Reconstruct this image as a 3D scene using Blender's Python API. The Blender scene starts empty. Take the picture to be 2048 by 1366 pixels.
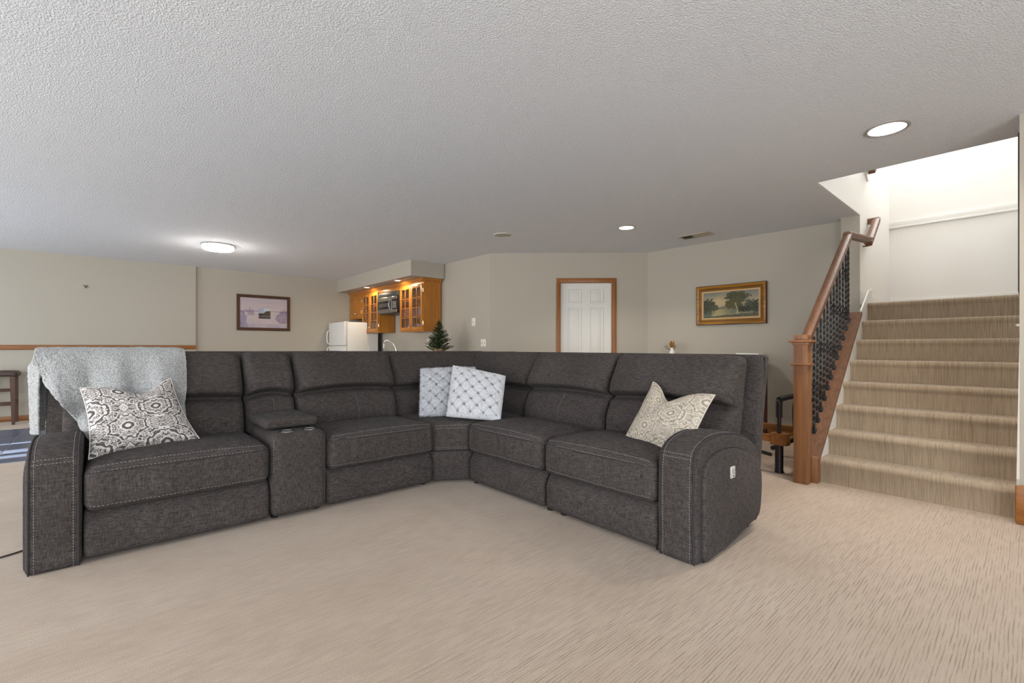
import bpy, bmesh, math, random
from mathutils import Vector, Matrix, noise
from mathutils.bvhtree import BVHTree
random.seed(7)
C = bpy.context.scene.collection
sc = bpy.context.scene
PI = math.pi

# ------------------------------------------------------------------ camera
A = math.radians(48.5)
cam = bpy.data.objects.new('camera', bpy.data.cameras.new('camera'))
C.objects.link(cam)
cam.location = (0, 0, 1.07)
cam.rotation_euler = (PI/2, 0, A - PI/2)
cam.data.sensor_width = 36
cam.data.lens = 36*920/2048
cam.data.shift_y = 11/2048
cam.data.clip_start = 0.02
sc.camera = cam

# ------------------------------------------------------------------ exposure, sky, sun, daylight
sc.view_settings.view_transform = 'Standard'
sc.view_settings.look = 'None'
sc.view_settings.exposure = 0.1
sc.view_settings.gamma = 1.0
sc.view_settings.use_curve_mapping = False
sc.cycles.max_bounces = 8
sc.cycles.diffuse_bounces = 5
sc.cycles.sample_clamp_indirect = 6
w = bpy.data.worlds.new('sky'); sc.world = w; w.use_nodes = True
nt = w.node_tree
sky = nt.nodes.new('ShaderNodeTexSky'); sky.sky_type = 'NISHITA'; sky.sun_disc = False
sky.sun_elevation = math.radians(26); sky.sun_rotation = math.radians(270)
nt.links.new(sky.outputs[0], nt.nodes['Background'].inputs[0])
nt.nodes['Background'].inputs[1].default_value = 0.35

def lamp(name, kind, loc, energy, color=(1, 1, 1), direction=None, size=None, size_y=None, parent=None, **kw):
    d = bpy.data.lights.new(name, kind); d.energy = energy; d.color = color
    if kind == 'AREA':
        d.shape = kw.pop('shape', 'RECTANGLE'); d.size = size
        if size_y: d.size_y = size_y
    elif size is not None and kind in ('POINT', 'SPOT'):
        d.shadow_soft_size = size
    for k, v in kw.items(): setattr(d, k, v)
    o = bpy.data.objects.new(name, d); C.objects.link(o)
    if parent is not None:
        o.parent = parent; o.location = Vector(loc) - W[parent]
    else:
        o.location = loc
    if direction is not None:
        o.rotation_euler = Vector(direction).to_track_quat('-Z', 'Y').to_euler()
    return o

DAY = (0.89, 0.95, 1.0)
DAY2 = (0.91, 0.96, 1.0)
lamp('sun', 'SUN', (-8, 7, 6), 38.0, (1, .95, .86), direction=(math.cos(math.radians(25)), .03, -math.sin(math.radians(25))), angle=math.radians(.6))
# daylight through the patio door, the side windows and the windows of the wall behind the camera
lamp('patio_daylight', 'AREA', (-3.9, 7.4, 1.15), 118, DAY, direction=(1, 0, 0), size=3.2, size_y=2.0)
lamp('side_window_daylight', 'AREA', (-3.9, 2.2, 1.25), 195, DAY, direction=(1, 0.1, 0.5), size=4.2, size_y=1.7)
lamp('rear_window_daylight', 'AREA', (-.6, -2.9, 1.35), 175, DAY2, direction=(.05, 1, 0.18), size=4.6, size_y=1.7)
lamp('upstairs_window_daylight', 'AREA', (7.0, .64, 4.8), 66, (.97, .985, 1), direction=(-1, 0, -.95), size=1.0, size_y=1.2)

# ------------------------------------------------------------------ helpers
W = {}                                   # world location of every object built here
def thing(name, label, cat, loc, group=None):
    o = bpy.data.objects.new(name, None); C.objects.link(o)
    o.empty_display_size = .1
    o.location = loc; W[o] = Vector(loc)
    o['label'] = label; o['category'] = cat
    if group: o['group'] = group
    return o

def tag(o, label, cat, group=None):
    o['label'] = label; o['category'] = cat
    if group: o['group'] = group
    return o

def finish(bm, name, recalc=True):
    if recalc: bmesh.ops.recalc_face_normals(bm, faces=bm.faces[:])
    me = bpy.data.meshes.new(name); bm.to_mesh(me); bm.free()
    return me

def obj(name, geo, mat, parent=None, at=None, smooth=40, label=None, recalc=True):
    """link one mesh object; geometry is in world coordinates unless `at` gives the origin of local geometry"""
    me = geo if isinstance(geo, bpy.types.Mesh) else finish(geo, name, recalc)
    if mat is not None and not me.materials: me.materials.append(mat)
    if smooth and not me.get('sm'):
        me.polygons.foreach_set('use_smooth', [True]*len(me.polygons))
        if smooth < 180: me.set_sharp_from_angle(angle=math.radians(smooth))
        me['sm'] = 1
    o = bpy.data.objects.new(name, me); C.objects.link(o)
    wl = Vector(at) if at is not None else Vector((0, 0, 0))
    W[o] = wl
    if parent is not None:
        o.parent = parent; o.location = wl - W[parent]
    else:
        o.location = wl
    if label: o['label'] = label
    return o

def struct(name, bm, mat, smooth=30):
    o = obj(name, bm, mat, smooth=smooth); o['kind'] = 'structure'; return o

def solid(name, bm, mat, label, cat, origin, group=None, smooth=40):
    """a thing that is one mesh: re-origin it at its base"""
    bmesh.ops.translate(bm, vec=-Vector(origin), verts=bm.verts[:])
    return tag(obj(name, bm, mat, at=origin, smooth=smooth), label, cat, group)

def NB(): return bmesh.new()

def box(bm, x0, x1, y0, y1, z0, z1, bev=0, seg=2, xf=None):
    vs = [bm.verts.new((x, y, z)) for x in (x0, x1) for y in (y0, y1) for z in (z0, z1)]
    q = [(0, 1, 3, 2), (4, 6, 7, 5), (0, 4, 5, 1), (2, 3, 7, 6), (0, 2, 6, 4), (1, 5, 7, 3)]
    fs = [bm.faces.new([vs[i] for i in f]) for f in q]
    if bev:
        es = list({e for f in fs for e in f.edges})
        r = bmesh.ops.bevel(bm, geom=es, offset=bev, segments=seg, affect='EDGES', profile=.5)
        vs = list({v for f in r['faces'] for v in f.verts} | {v for v in vs if v.is_valid})
    if xf:
        for v in vs: v.co = xf(*v.co)
    return bm

def B(*a, **k): return box(NB(), *a, **k)

def axis(a, b, r, n, nr=3):
    """sample positions on an axis with extra samples in the rounded zones"""
    h = [a + r*math.tan(PI/4*i/nr) for i in range(nr)]
    pos = [a + r - r*math.tan(PI/4*(nr - i)/nr) for i in range(nr + 1)]
    neg = [b - r + r*math.tan(PI/4*i/nr) for i in range(nr + 1)]
    mid = [a + r + (b - a - 2*r)*i/n for i in range(1, n)]
    return pos + mid + neg

def rbox(bm, x0, x1, y0, y1, z0, z1, r, n=(8, 6, 6), deform=None, xf=None, nr=3):
    """rounded, finely meshed box; deform(p) bends it, xf maps it into the world"""
    lo = (x0, y0, z0); hi = (x1, y1, z1)
    ax = [axis(lo[i], hi[i], r, n[i], nr) for i in range(3)]
    cache = {}
    def vert(i, j, k):
        key = (i, j, k)
        if key not in cache:
            p = Vector((ax[0][i], ax[1][j], ax[2][k]))
            q = Vector([min(max(p[c], lo[c] + r), hi[c] - r) for c in range(3)])
            d = p - q
            if d.length > 1e-9: p = q + d.normalized()*r
            if deform: p = Vector(deform(p))
            if xf: p = Vector(xf(*p))
            cache[key] = bm.verts.new(p)
        return cache[key]
    N = [len(a) - 1 for a in ax]
    for a, b_, c in ((0, 1, 2), (1, 2, 0), (0, 2, 1)):
        for side in (0, N[c]):
            for i in range(N[a]):
                for j in range(N[b_]):
                    ids = []
                    for di, dj in ((0, 0), (1, 0), (1, 1), (0, 1)):
                        t = [0, 0, 0]; t[a] = i + di; t[b_] = j + dj; t[c] = side
                        ids.append(vert(*t))
                    bm.faces.new(ids)
    return bm

def smooth_loop(pts, n=6, closed=True):
    out = []; m = len(pts)
    rng = range(m) if closed else range(m - 1)
    for i in rng:
        g = (lambda k: pts[k % m]) if closed else (lambda k: pts[min(max(k, 0), m - 1)])
        p0, p1, p2, p3 = map(Vector, (g(i - 1), g(i), g(i + 1), g(i + 2)))
        for k in range(n):
            t = k/n
            out.append(.5*((2*p1) + (p2 - p0)*t + (2*p0 - 5*p1 + 4*p2 - p3)*t*t + (3*p1 - p0 - 3*p2 + p3)*t**3))
    if not closed: out.append(Vector(pts[-1]))
    return out

def inset_loop(pts, d):
    """offset a closed 2D loop inwards by d"""
    m = len(pts); area = sum(pts[i][0]*pts[(i+1) % m][1] - pts[(i+1) % m][0]*pts[i][1] for i in range(m))
    sg = 1 if area > 0 else -1
    out = []
    for i in range(m):
        a = Vector(pts[i]) - Vector(pts[i-1]); b = Vector(pts[(i+1) % m]) - Vector(pts[i])
        if a.length < 1e-9: a = b
        if b.length < 1e-9: b = a
        na = Vector((-a.y, a.x)).normalized(); nb = Vector((-b.y, b.x)).normalized()
        n = (na + nb); n = n.normalized() if n.length > 1e-6 else na
        k = max(.5, n.dot(na))
        out.append(Vector(pts[i]) + n*sg*d/k)
    return out

def prism(bm, prof, s0, s1, r, xf, nr=3, mid=4, deform=None):
    """extrude a closed 2D profile from s0 to s1 with rounded rims of radius r; xf(s,a,b) -> world"""
    rings = []
    if r > 0:
        rings = [(s0 + r*(1-math.cos(PI/2*k/nr)), r*(1-math.sin(PI/2*k/nr))) for k in range(nr + 1)]
    else:
        rings = [(s0, 0)]
    for k in range(1, mid): rings.append((s0 + r + (s1 - s0 - 2*r)*k/mid, 0))
    if r > 0:
        rings += [(s1 - r*(1-math.cos(PI/2*(nr-k)/nr)), r*(1-math.sin(PI/2*(nr-k)/nr))) for k in range(nr + 1)]
    else:
        rings += [(s1, 0)]
    vr = []
    for s, ins in rings:
        pp = inset_loop(prof, ins) if ins > 1e-6 else [Vector(p) for p in prof]
        row = []
        for p in pp:
            q = (s, p.x, p.y)
            if deform: q = deform(*q)
            row.append(bm.verts.new(xf(*q)))
        vr.append(row)
    m = len(prof)
    for a, b in zip(vr, vr[1:]):
        for i in range(m):
            bm.faces.new((a[i], a[(i+1) % m], b[(i+1) % m], b[i]))
    bm.faces.new(vr[0]); bm.faces.new(vr[-1])
    return bm

def tube(bm, pts, r, n=8, closed=False, caps=True):
    pts = [Vector(p) for p in pts]; m = len(pts)
    rr = r if callable(r) else (lambda i: r)
    T = []
    for i in range(m):
        if closed: t = pts[(i+1) % m] - pts[i-1]
        else: t = pts[min(i+1, m-1)] - pts[max(i-1, 0)]
        T.append(t.normalized())
    up = Vector((0, 0, 1)) if abs(T[0].z) < .9 else Vector((1, 0, 0))
    nrm = (up - T[0]*up.dot(T[0])).normalized()
    rows = []
    for i in range(m):
        nrm = (nrm - T[i]*nrm.dot(T[i])).normalized()
        bi = T[i].cross(nrm)
        rows.append([bm.verts.new(pts[i] + (nrm*math.cos(2*PI*k/n) + bi*math.sin(2*PI*k/n))*rr(i)) for k in range(n)])
    last = m if closed else m - 1
    for i in range(last):
        a, b = rows[i], rows[(i+1) % m]
        for k in range(n):
            bm.faces.new((a[k], a[(k+1) % n], b[(k+1) % n], b[k]))
    if caps and not closed:
        bm.faces.new(rows[0][::-1]); bm.faces.new(rows[-1])
    return bm

def lathe(bm, prof, c, n=24, axis_z=True):
    """revolve (r,z) points round a vertical axis through c"""
    c = Vector(c); rows = []
    for r, z in prof:
        if r < 1e-6: rows.append([bm.verts.new(c + Vector((0, 0, z)))])
        else: rows.append([bm.verts.new(c + Vector((r*math.cos(2*PI*k/n), r*math.sin(2*PI*k/n), z))) for k in range(n)])
    for a, b in zip(rows, rows[1:]):
        if len(a) == 1 and len(b) == 1: continue
        for k in range(n):
            k2 = (k+1) % n
            if len(a) == 1: bm.faces.new((a[0], b[k], b[k2]))
            elif len(b) == 1: bm.faces.new((a[k], a[k2], b[0]))
            else: bm.faces.new((a[k], a[k2], b[k2], b[k]))
    return bm

def rings(bm, w, h, steps, xf):
    """a picture-frame moulding: steps = (inset, proud) from the outer rim inwards"""
    rows = []
    for ins, d in steps:
        rows.append([bm.verts.new(xf(a, d, b)) for a, b in ((-w/2+ins, -h/2+ins), (w/2-ins, -h/2+ins), (w/2-ins, h/2-ins), (-w/2+ins, h/2-ins))])
    for a, b in zip(rows, rows[1:]):
        for k in range(4): bm.faces.new((a[k], a[(k+1) % 4], b[(k+1) % 4], b[k]))
    return bm

def dashes(bm, pts, tree, dash=.010, gap=.007, r=.0011, off=.0012):
    """stitches laid on a surface along a polyline"""
    pts = [Vector(p) for p in pts]
    L = [0]
    for a, b in zip(pts, pts[1:]): L.append(L[-1] + (b - a).length)
    def at(s):
        for i in range(len(pts) - 1):
            if s <= L[i+1]:
                t = (s - L[i])/max(1e-9, L[i+1] - L[i]); return pts[i].lerp(pts[i+1], t)
        return pts[-1]
    def snap(p):
        if tree is None: return p
        loc, n, i, d = tree.find_nearest(p)
        if loc is None: return p
        if (n.dot(p - loc)) < 0 and (p - loc).length > 1e-5 and d < .02: pass
        return loc + n*off
    s = 0
    while s + dash < L[-1]:
        tube(bm, [snap(at(s)), snap(at(s + dash))], r, 4)
        s += dash + gap
    return bm

def bvh(o):
    bm = NB(); bm.from_mesh(o.data)
    bmesh.ops.translate(bm, vec=W[o], verts=bm.verts[:])
    t = BVHTree.FromBMesh(bm); bm.free(); return t

# ------------------------------------------------------------------ materials
def mat(name, col, rough=.6, metal=0, spec=None, sheen=0, emit=None, estr=0):
    m = bpy.data.materials.new(name); m.use_nodes = True
    b = m.node_tree.nodes['Principled BSDF']
    b.inputs['Base Color'].default_value = (*col, 1)
    b.inputs['Roughness'].default_value = rough
    b.inputs['Metallic'].default_value = metal
    if spec is not None: b.inputs['Specular IOR Level'].default_value = spec
    if sheen: b.inputs['Sheen Weight'].default_value = sheen; b.inputs['Sheen Roughness'].default_value = .5
    if emit: b.inputs['Emission Color'].default_value = (*emit, 1); b.inputs['Emission Strength'].default_value = estr
    return m

def srgb(r, g, b):
    f = lambda c: (c/255/12.92) if c/255 <= .04045 else ((c/255 + .055)/1.055)**2.4
    return (f(r), f(g), f(b))

class N:
    def __init__(s, m): s.m = m; s.t = m.node_tree; s.b = s.t.nodes['Principled BSDF']
    def new(s, k, **kw):
        n = s.t.nodes.new(k)
        for a, v in kw.items(): setattr(n, a, v)
        return n
    def link(s, a, b): s.t.links.new(a, b)
    def coords(s, scale=(1, 1, 1), kind='Object', rot=(0, 0, 0)):
        c = s.new('ShaderNodeTexCoord'); mp = s.new('ShaderNodeMapping')
        mp.inputs['Scale'].default_value = scale; mp.inputs['Rotation'].default_value = rot
        s.link(c.outputs[kind], mp.inputs['Vector']); return mp.outputs['Vector']
    def noise(s, vec, scale=1, detail=2, rough=.5, dist=0):
        n = s.new('ShaderNodeTexNoise'); n.inputs['Scale'].default_value = scale
        n.inputs['Detail'].default_value = detail; n.inputs['Roughness'].default_value = rough
        n.inputs['Distortion'].default_value = dist
        s.link(vec, n.inputs['Vector']); return n.outputs['Fac']
    def ramp(s, fac, stops):
        r = s.new('ShaderNodeValToRGB'); e = r.color_ramp.elements
        while len(e) < len(stops): e.new(.5)
        for k, (p, c) in enumerate(stops):
            e[k].position = p; e[k].color = (*c, 1) if len(c) == 3 else c
        s.link(fac, r.inputs['Fac']); return r.outputs['Color']
    def g(s, fac, a, b, lo=0.0, hi=1.0):
        n = s.new('ShaderNodeMapRange'); n.inputs['From Min'].default_value = a; n.inputs['From Max'].default_value = b
        n.inputs['To Min'].default_value = lo; n.inputs['To Max'].default_value = hi
        s.link(fac, n.inputs['Value']); return n.outputs['Result']
    def mix(s, fac, a, b, mode='MIX'):
        n = s.new('ShaderNodeMix', data_type='RGBA', blend_type=mode)
        for sock, v in ((n.inputs['Factor'], fac), (n.inputs['A'], a), (n.inputs['B'], b)):
            if hasattr(v, 'node'): s.link(v, sock)
            else: sock.default_value = v if isinstance(v, (int, float)) else (*v, 1)
        return n.outputs['Result']
    def math(s, op, a, b=None, c=None):
        n = s.new('ShaderNodeMath', operation=op)
        for k, v in enumerate((a, b, c)):
            if v is None: continue
            if hasattr(v, 'node'): s.link(v, n.inputs[k])
            else: n.inputs[k].default_value = v
        return n.outputs[0]
    def bump(s, h, strength=.3, dist=.01):
        n = s.new('ShaderNodeBump'); n.inputs['Strength'].default_value = strength; n.inputs['Distance'].default_value = dist
        s.link(h, n.inputs['Height']); s.link(n.outputs['Normal'], s.b.inputs['Normal'])
    def color(s, c): s.link(c, s.b.inputs['Base Color'])

def M_wall(name, col):
    m = mat(name, col, .75, spec=.25); n = N(m)
    v = n.coords()
    n.bump(n.noise(v, 130, 3), .12, .004)
    c = n.noise(v, .7, 3)
    n.color(n.mix(c, tuple(x*.97 for x in col), tuple(min(1, x*1.03) for x in col)))
    return m

def M_wood(name, dark, light, rough=.38, along='z', scale=1.0):
    m = mat(name, light, rough, spec=.45); n = N(m)
    st = {'x': (1.2, 22, 22), 'y': (22, 1.2, 22), 'z': (22, 22, 1.2)}[along]
    v = n.coords(tuple(k*scale for k in st))
    f = n.noise(v, 1.6, 5, .6, .4)
    fine = n.noise(n.coords(tuple(k*scale*9 for k in st)), 1, 2)
    c = n.ramp(f, [(.25, dark), (.5, tuple((a+b)/2 for a, b in zip(dark, light))), (.75, light)])
    n.color(n.mix(n.g(fine, .35, .65, 0, .25), c, dark)); n.bump(fine, .06, .002)
    return m

M = {}
M['wall'] = M_wall('greige wall paint', srgb(176, 169, 156))
M['white_wall'] = M_wall('white wall paint', srgb(238, 236, 232))
M['white'] = mat('white gloss paint', srgb(226, 224, 219), .35)
M['door_white'] = mat('white door paint', srgb(214, 212, 206), .4)
M['plastic'] = mat('ivory plastic', srgb(228, 224, 214), .4)
M['oak'] = M_wood('golden oak', srgb(116, 70, 28), srgb(166, 108, 52), .38)
M['oak_x'] = M_wood('golden oak along x', srgb(116, 70, 30), srgb(166, 110, 58), .38, 'x')
M['oak_y'] = M_wood('golden oak along y', srgb(122, 74, 30), srgb(172, 112, 54), .38, 'y')
M['cab'] = M_wood('honey oak cabinet', srgb(158, 98, 32), srgb(194, 128, 50), .35)
M['cab_y'] = M_wood('honey oak cabinet rail', srgb(150, 88, 30), srgb(196, 128, 52), .35, 'y')
M['newel'] = M_wood('knotty alder', srgb(112, 72, 44), srgb(154, 106, 68), .42)
M['rail'] = M_wood('alder handrail', srgb(90, 60, 42), srgb(132, 93, 66), .42, 'x')
M['walnut'] = M_wood('dark stained wood', srgb(58, 34, 20), srgb(92, 56, 34), .4)
M['iron'] = mat('black wrought iron', srgb(34, 31, 31), .45, spec=.5)
M['black'] = mat('black plastic', srgb(24, 24, 25), .5)
M['steel'] = mat('brushed steel', srgb(176, 172, 168), .3, 1)
M['chrome'] = mat('chrome', srgb(220, 220, 222), .1, 1)
M['brass'] = mat('polished nickel knob', srgb(220, 205, 175), .2, 1)
M['dark_glass'] = mat('dark oven glass', srgb(30, 30, 32), .08)
M['fridge'] = mat('white fridge enamel', srgb(228, 226, 222), .35)
M['gold'] = M_wood('gilded frame', srgb(112, 68, 14), srgb(196, 140, 44), .35, 'y')
M['liner'] = mat('tan linen liner', srgb(196, 164, 124), .7)
M['stool_leather'] = mat('brown leather', srgb(66, 50, 44), .5)
M['lamp_on'] = mat('lit lamp lens', (1, 1, 1), .5, emit=(1, .97, .93), estr=9)
M['flush_on'] = mat('lit glass drum', (1, 1, 1), .5, emit=(1, .98, .96), estr=4.5)
M['down_on'] = mat('lit soffit lamp', (1, 1, 1), .5, emit=(1, .9, .72), estr=6)
M['cord'] = mat('dark cord', srgb(48, 42, 36), .6)
M['thread'] = mat('grey stitching thread', srgb(150, 146, 146), .8)
M['piping'] = mat('dark fabric piping', srgb(50, 46, 48), .85)
M['grout'] = mat('pale grout', srgb(170, 172, 178), .8)

# ceiling: knockdown spray texture
m = mat('knockdown ceiling', srgb(228, 231, 236), .9, spec=.1); n = N(m); v = n.coords()
f = n.noise(v, 115, 2.5, .55, .3); f2 = n.noise(v, 260, 2)
h = n.math('ADD', n.g(f, .42, .6), n.math('MULTIPLY', f2, .35))
n.bump(h, .6, .006); M['ceiling'] = m

# carpet: cut-and-loop with fine broken grooves that run along x, nap shading in soft patches
m = mat('tan carpet', srgb(196, 178, 154), .95, spec=.05, sheen=.2); n = N(m)
sep = n.new('ShaderNodeSeparateXYZ'); n.link(n.coords(), sep.inputs[0])
wobble = n.noise(n.coords((3, 14, 3)), 1, 2)
yy = n.math('ADD', n.math('MULTIPLY', sep.outputs['Y'], 92), n.math('MULTIPLY', wobble, 1.6))
rib = n.math('PINGPONG', yy, .5)                                    # 0 in the groove, .5 on the rib
mask = n.noise(n.coords((8, 75, 8)), 1, 2.5, .6)
mask2 = n.noise(n.coords((1.6, 3, 1.6)), 1.4, 2)
grain = n.noise(n.coords((1, 1, 1)), 240, 2, .6)
patch = n.noise(n.coords((.9, 1.6, .9)), 1.2, 3)
cut = n.math('MULTIPLY', n.g(rib, .26, .02), n.math('MULTIPLY', n.g(mask, .40, .62), n.g(mask2, .3, .6, .55, 1)))
base = n.mix(n.g(patch, .3, .7), srgb(186, 166, 146), srgb(200, 182, 164))
base = n.mix(n.g(mask, .3, .7, 0, .3), base, srgb(170, 150, 130))
c = n.mix(n.g(grain, .3, .7, 0, .85), base, n.mix(.5, base, srgb(140, 120, 100)))
c = n.mix(n.math('MULTIPLY', cut, .5), c, srgb(118, 98, 78))
n.color(c)
hh = n.math('ADD', n.math('MULTIPLY', n.math('SUBTRACT', 1.0, cut), .6), n.math('MULTIPLY', grain, .5))
n.bump(hh, .6, .005); M['carpet'] = m

# stair carpet: the same goods, browner in the photograph
m = mat('stair carpet', srgb(190, 168, 138), .95, spec=.05, sheen=.25); n = N(m)
lines = n.noise(n.coords((5, 170, 5)), 1, 3, .6)
grain = n.noise(n.coords((1, 1, 1)), 300, 2)
patch = n.noise(n.coords((1.5, 1.5, 1.5)), 2, 2)
c = n.mix(n.g(lines, .3, .55), srgb(144, 126, 104), n.mix(patch, srgb(168, 149, 126), srgb(188, 169, 145)))
c = n.mix(n.g(grain, .3, .7, 0, .6), c, n.mix(.5, c, srgb(120, 98, 72)))
n.color(c); n.bump(n.math('ADD', n.math('MULTIPLY', lines, .8), n.math('MULTIPLY', grain, .6)), .7, .008); M['stair_carpet'] = m

# sofa: charcoal chenille with a slubby cross weave
def M_sofa(name, lo, hi, rough=.92):
    m = mat(name, lo, rough, spec=.08, sheen=.03); n = N(m)
    m.node_tree.nodes['Principled BSDF'].inputs['Sheen Tint'].default_value = (.8, .82, .9, 1)
    a = n.noise(n.coords((290, 290, 32)), 1, 2, .6); b = n.noise(n.coords((32, 32, 310)), 1, 2, .6)
    g = n.noise(n.coords((1, 1, 1)), 420, 1); p = n.noise(n.coords((1, 1, 1)), 3.2, 3)
    f = n.math('ADD', n.math('MULTIPLY', a, .5), n.math('MULTIPLY', b, .5))
    c = n.mix(n.g(f, .36, .64), lo, hi)
    c = n.mix(n.g(p, .3, .7, 0, .45), c, n.mix(.6, c, lo))
    n.color(c); n.bump(n.math('ADD', f, n.math('MULTIPLY', g, .4)), .35, .003)
    return m
M['sofa'] = M_sofa('charcoal chenille', srgb(47, 42, 40), srgb(94, 87, 84))

m = mat('grey sherpa fleece', srgb(176, 178, 180), .95, spec=.05, sheen=.3); n = N(m)
vo = n.new('ShaderNodeTexVoronoi'); vo.inputs['Scale'].default_value = 135; vo.inputs['Randomness'].default_value = 1
n.link(n.coords(), vo.inputs['Vector']); f = vo.outputs['Distance']; f2 = n.noise(n.coords(), 40, 2)
n.color(n.mix(n.g(f, .25, .75), n.mix(f2, srgb(196, 197, 198), srgb(178, 178, 178)), srgb(146, 145, 143)))  # shade in the crevices between the nubs is put into the colour
n.bump(n.math('SUBTRACT', 1.0, f), .6, .006); M['fleece'] = m

def M_ikat(name, ground, ink):
    """mirror-symmetric scrollwork printed on linen, with octagon medallions"""
    m = mat(name, ground, .85, spec=.1); n = N(m)
    c = n.new('ShaderNodeTexCoord'); sep = n.new('ShaderNodeSeparateXYZ'); n.link(c.outputs['UV'], sep.inputs[0])
    T = .125
    # diamond lattice: rotate 45 degrees in lattice space, mirror each cell
    x = n.math('DIVIDE', sep.outputs['X'], T*1.25); y = n.math('DIVIDE', sep.outputs['Y'], T)
    px = n.math('PINGPONG', x, 1.0); py = n.math('PINGPONG', y, 1.0)
    cmb = n.new('ShaderNodeCombineXYZ'); n.link(px, cmb.inputs[0]); n.link(py, cmb.inputs[1])
    f = n.noise(cmb.outputs[0], 2.7, 1.0, .4, 2.2)
    w1 = n.math('PINGPONG', n.math('MULTIPLY', f, 9.0), .5)            # contour bands = scrolls
    scroll = n.g(w1, .21, .27)
    # medallion: octagonal bands round the corners of the mirrored cell
    def octo(ax, ay):
        a = n.math('ABSOLUTE', n.math('SUBTRACT', px, ax)); b = n.math('ABSOLUTE', n.math('SUBTRACT', py, ay))
        return n.math('MAXIMUM', n.math('MAXIMUM', a, n.math('MULTIPLY', b, .9)), n.math('MULTIPLY', n.math('ADD', a, b), .72))
    d = n.math('MINIMUM', octo(0, 0), octo(1, 1))
    rd = n.math('ABSOLUTE', n.math('SUBTRACT', d, n.math('ADD', .52, n.math('MULTIPLY', n.g(f, .35, .65, -.5, .5), .10))))
    ring = n.math('LESS_THAN', rd, .036); halo = n.math('LESS_THAN', rd, .080)
    dots = n.math('LESS_THAN', n.math('ABSOLUTE', n.math('SUBTRACT', d, .13)), .045)
    core_h = n.math('LESS_THAN', d, .22)
    k = n.math('MULTIPLY', scroll, n.math('SUBTRACT', 1.0, n.math('MAXIMUM', halo, core_h)))
    k = n.math('MAXIMUM', k, n.math('MAXIMUM', ring, dots))
    weave = n.noise(n.coords((1, 1, 1)), 380, 1)
    n.color(n.mix(n.math('MULTIPLY', k, n.g(weave, .2, .5, .75, 1)), ground, ink)); n.bump(weave, .25, .002)
    return m
M['ikat_dark'] = M_ikat('charcoal scroll linen', srgb(216, 208, 202), srgb(84, 80, 80))
M['ikat_tan'] = M_ikat('taupe scroll linen', srgb(206, 196, 182), srgb(150, 138, 122))

def M_vcol(name, rough=.6):
    m = mat(name, (1, 1, 1), rough, spec=.3); n = N(m)
    a = n.new('ShaderNodeVertexColor', layer_name='Col'); n.color(a.outputs['Color']); return m
M['paint'] = M_vcol('painted canvas'); M['print'] = M_vcol('art print', .5)
M['fur'] = M_vcol('tufted faux fur', .95)
N(M['fur']).b.inputs['Sheen Weight'].default_value = .5
n = N(M['fur']); n.bump(n.noise(n.coords((1, 1, 1)), 260, 2, .6), .6, .006)

# pane glass: mostly clear with a reflection
m = bpy.data.materials.new('pane glass'); m.use_nodes = True; t = m.node_tree; t.nodes.clear()
o_ = t.nodes.new('ShaderNodeOutputMaterial'); mx = t.nodes.new('ShaderNodeMixShader'); tr = t.nodes.new('ShaderNodeBsdfTransparent'); gl = t.nodes.new('ShaderNodeBsdfGlossy')
gl.inputs['Roughness'].default_value = .05; mx.inputs[0].default_value = .14
t.links.new(tr.outputs[0], mx.inputs[1]); t.links.new(gl.outputs[0], mx.inputs[2]); t.links.new(mx.outputs[0], o_.inputs[0]); M['glass'] = m

m = mat('slate floor tile', srgb(72, 76, 86), .28, spec=.6); n = N(m)
f = n.noise(n.coords(), 5, 5, .6); n.color(n.mix(f, srgb(52, 60, 78), srgb(92, 104, 128))); n.bump(f, .15, .004); M['slate'] = m
m = mat('fir needles', srgb(44, 62, 38), .6); n = N(m); f = n.noise(n.coords(), 30, 2)
n.color(n.mix(f, srgb(28, 42, 22), srgb(66, 84, 44))); M['fir'] = m

# ------------------------------------------------------------------ the room
H = 2.48
XL, YB = -4.0, -3.0
struct('floor', B(XL - .1, 7.9, YB - .1, 9.95, -.12, 0), M['carpet'])
bm = NB()
box(bm, XL - .1, 4.58, YB - .1, 9.95, H, H + .28)
box(bm, 4.58, 7.9, 1.235, 9.95, H, H + .28)
box(bm, 4.58, 7.9, YB - .1, .03, H, H + .28)
struct('ceiling', bm, M['ceiling'])

Y0 = 9.78
struct('wall_north', B(XL - .1, 4.45, Y0, Y0 + .15, 0, H), M['wall'])
struct('wall_north_bump', B(XL, 1.195, Y0 - .045, Y0 + .01, 0, H), M['wall']).name = 'wall_northwest'
struct('trim_1', B(XL, 1.19, Y0 - .075, Y0 - .04, 1.03, 1.10, .008), M['oak_x'])
struct('baseboard_north', B(XL, 1.2, Y0 - .06, Y0 - .044, 0, .075, .004), M['oak_x'])
# kitchen wall, diagonal door wall, painting wall
K0, K1, P0, P1 = (4.31, 9.85), (4.345, 5.415), (6.06, 3.80), (6.20, 1.385)
def wall_seg(name, a, b, t=.14, z0=0, z1=H, m=None, kind=True):
    a = Vector(a); b = Vector(b); d = (b - a).normalized(); nrm = Vector((-d.y, d.x))     # left of a->b
    if nrm.dot(-a) > 0: nrm = -nrm                                                          # away from the viewer side
    bm = NB()
    pts = [a, b, b + nrm*t, a + nrm*t]
    lo = [bm.verts.new((p.x, p.y, z0)) for p in pts]; hi = [bm.verts.new((p.x, p.y, z1)) for p in pts]
    bm.faces.new(lo[::-1]); bm.faces.new(hi)
    for i in range(4): bm.faces.new((lo[i], lo[(i+1) % 4], hi[(i+1) % 4], hi[i]))
    return struct(name, bm, m or M['wall'])
wall_seg('wall_kitchen', K0, K1)
DE = (Vector(P0) - Vector(K1)).normalized(); DN = Vector((DE.y, -DE.x))
if DN.dot(Vector(K1)) > 0: DN = -DN                    # towards the room
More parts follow.
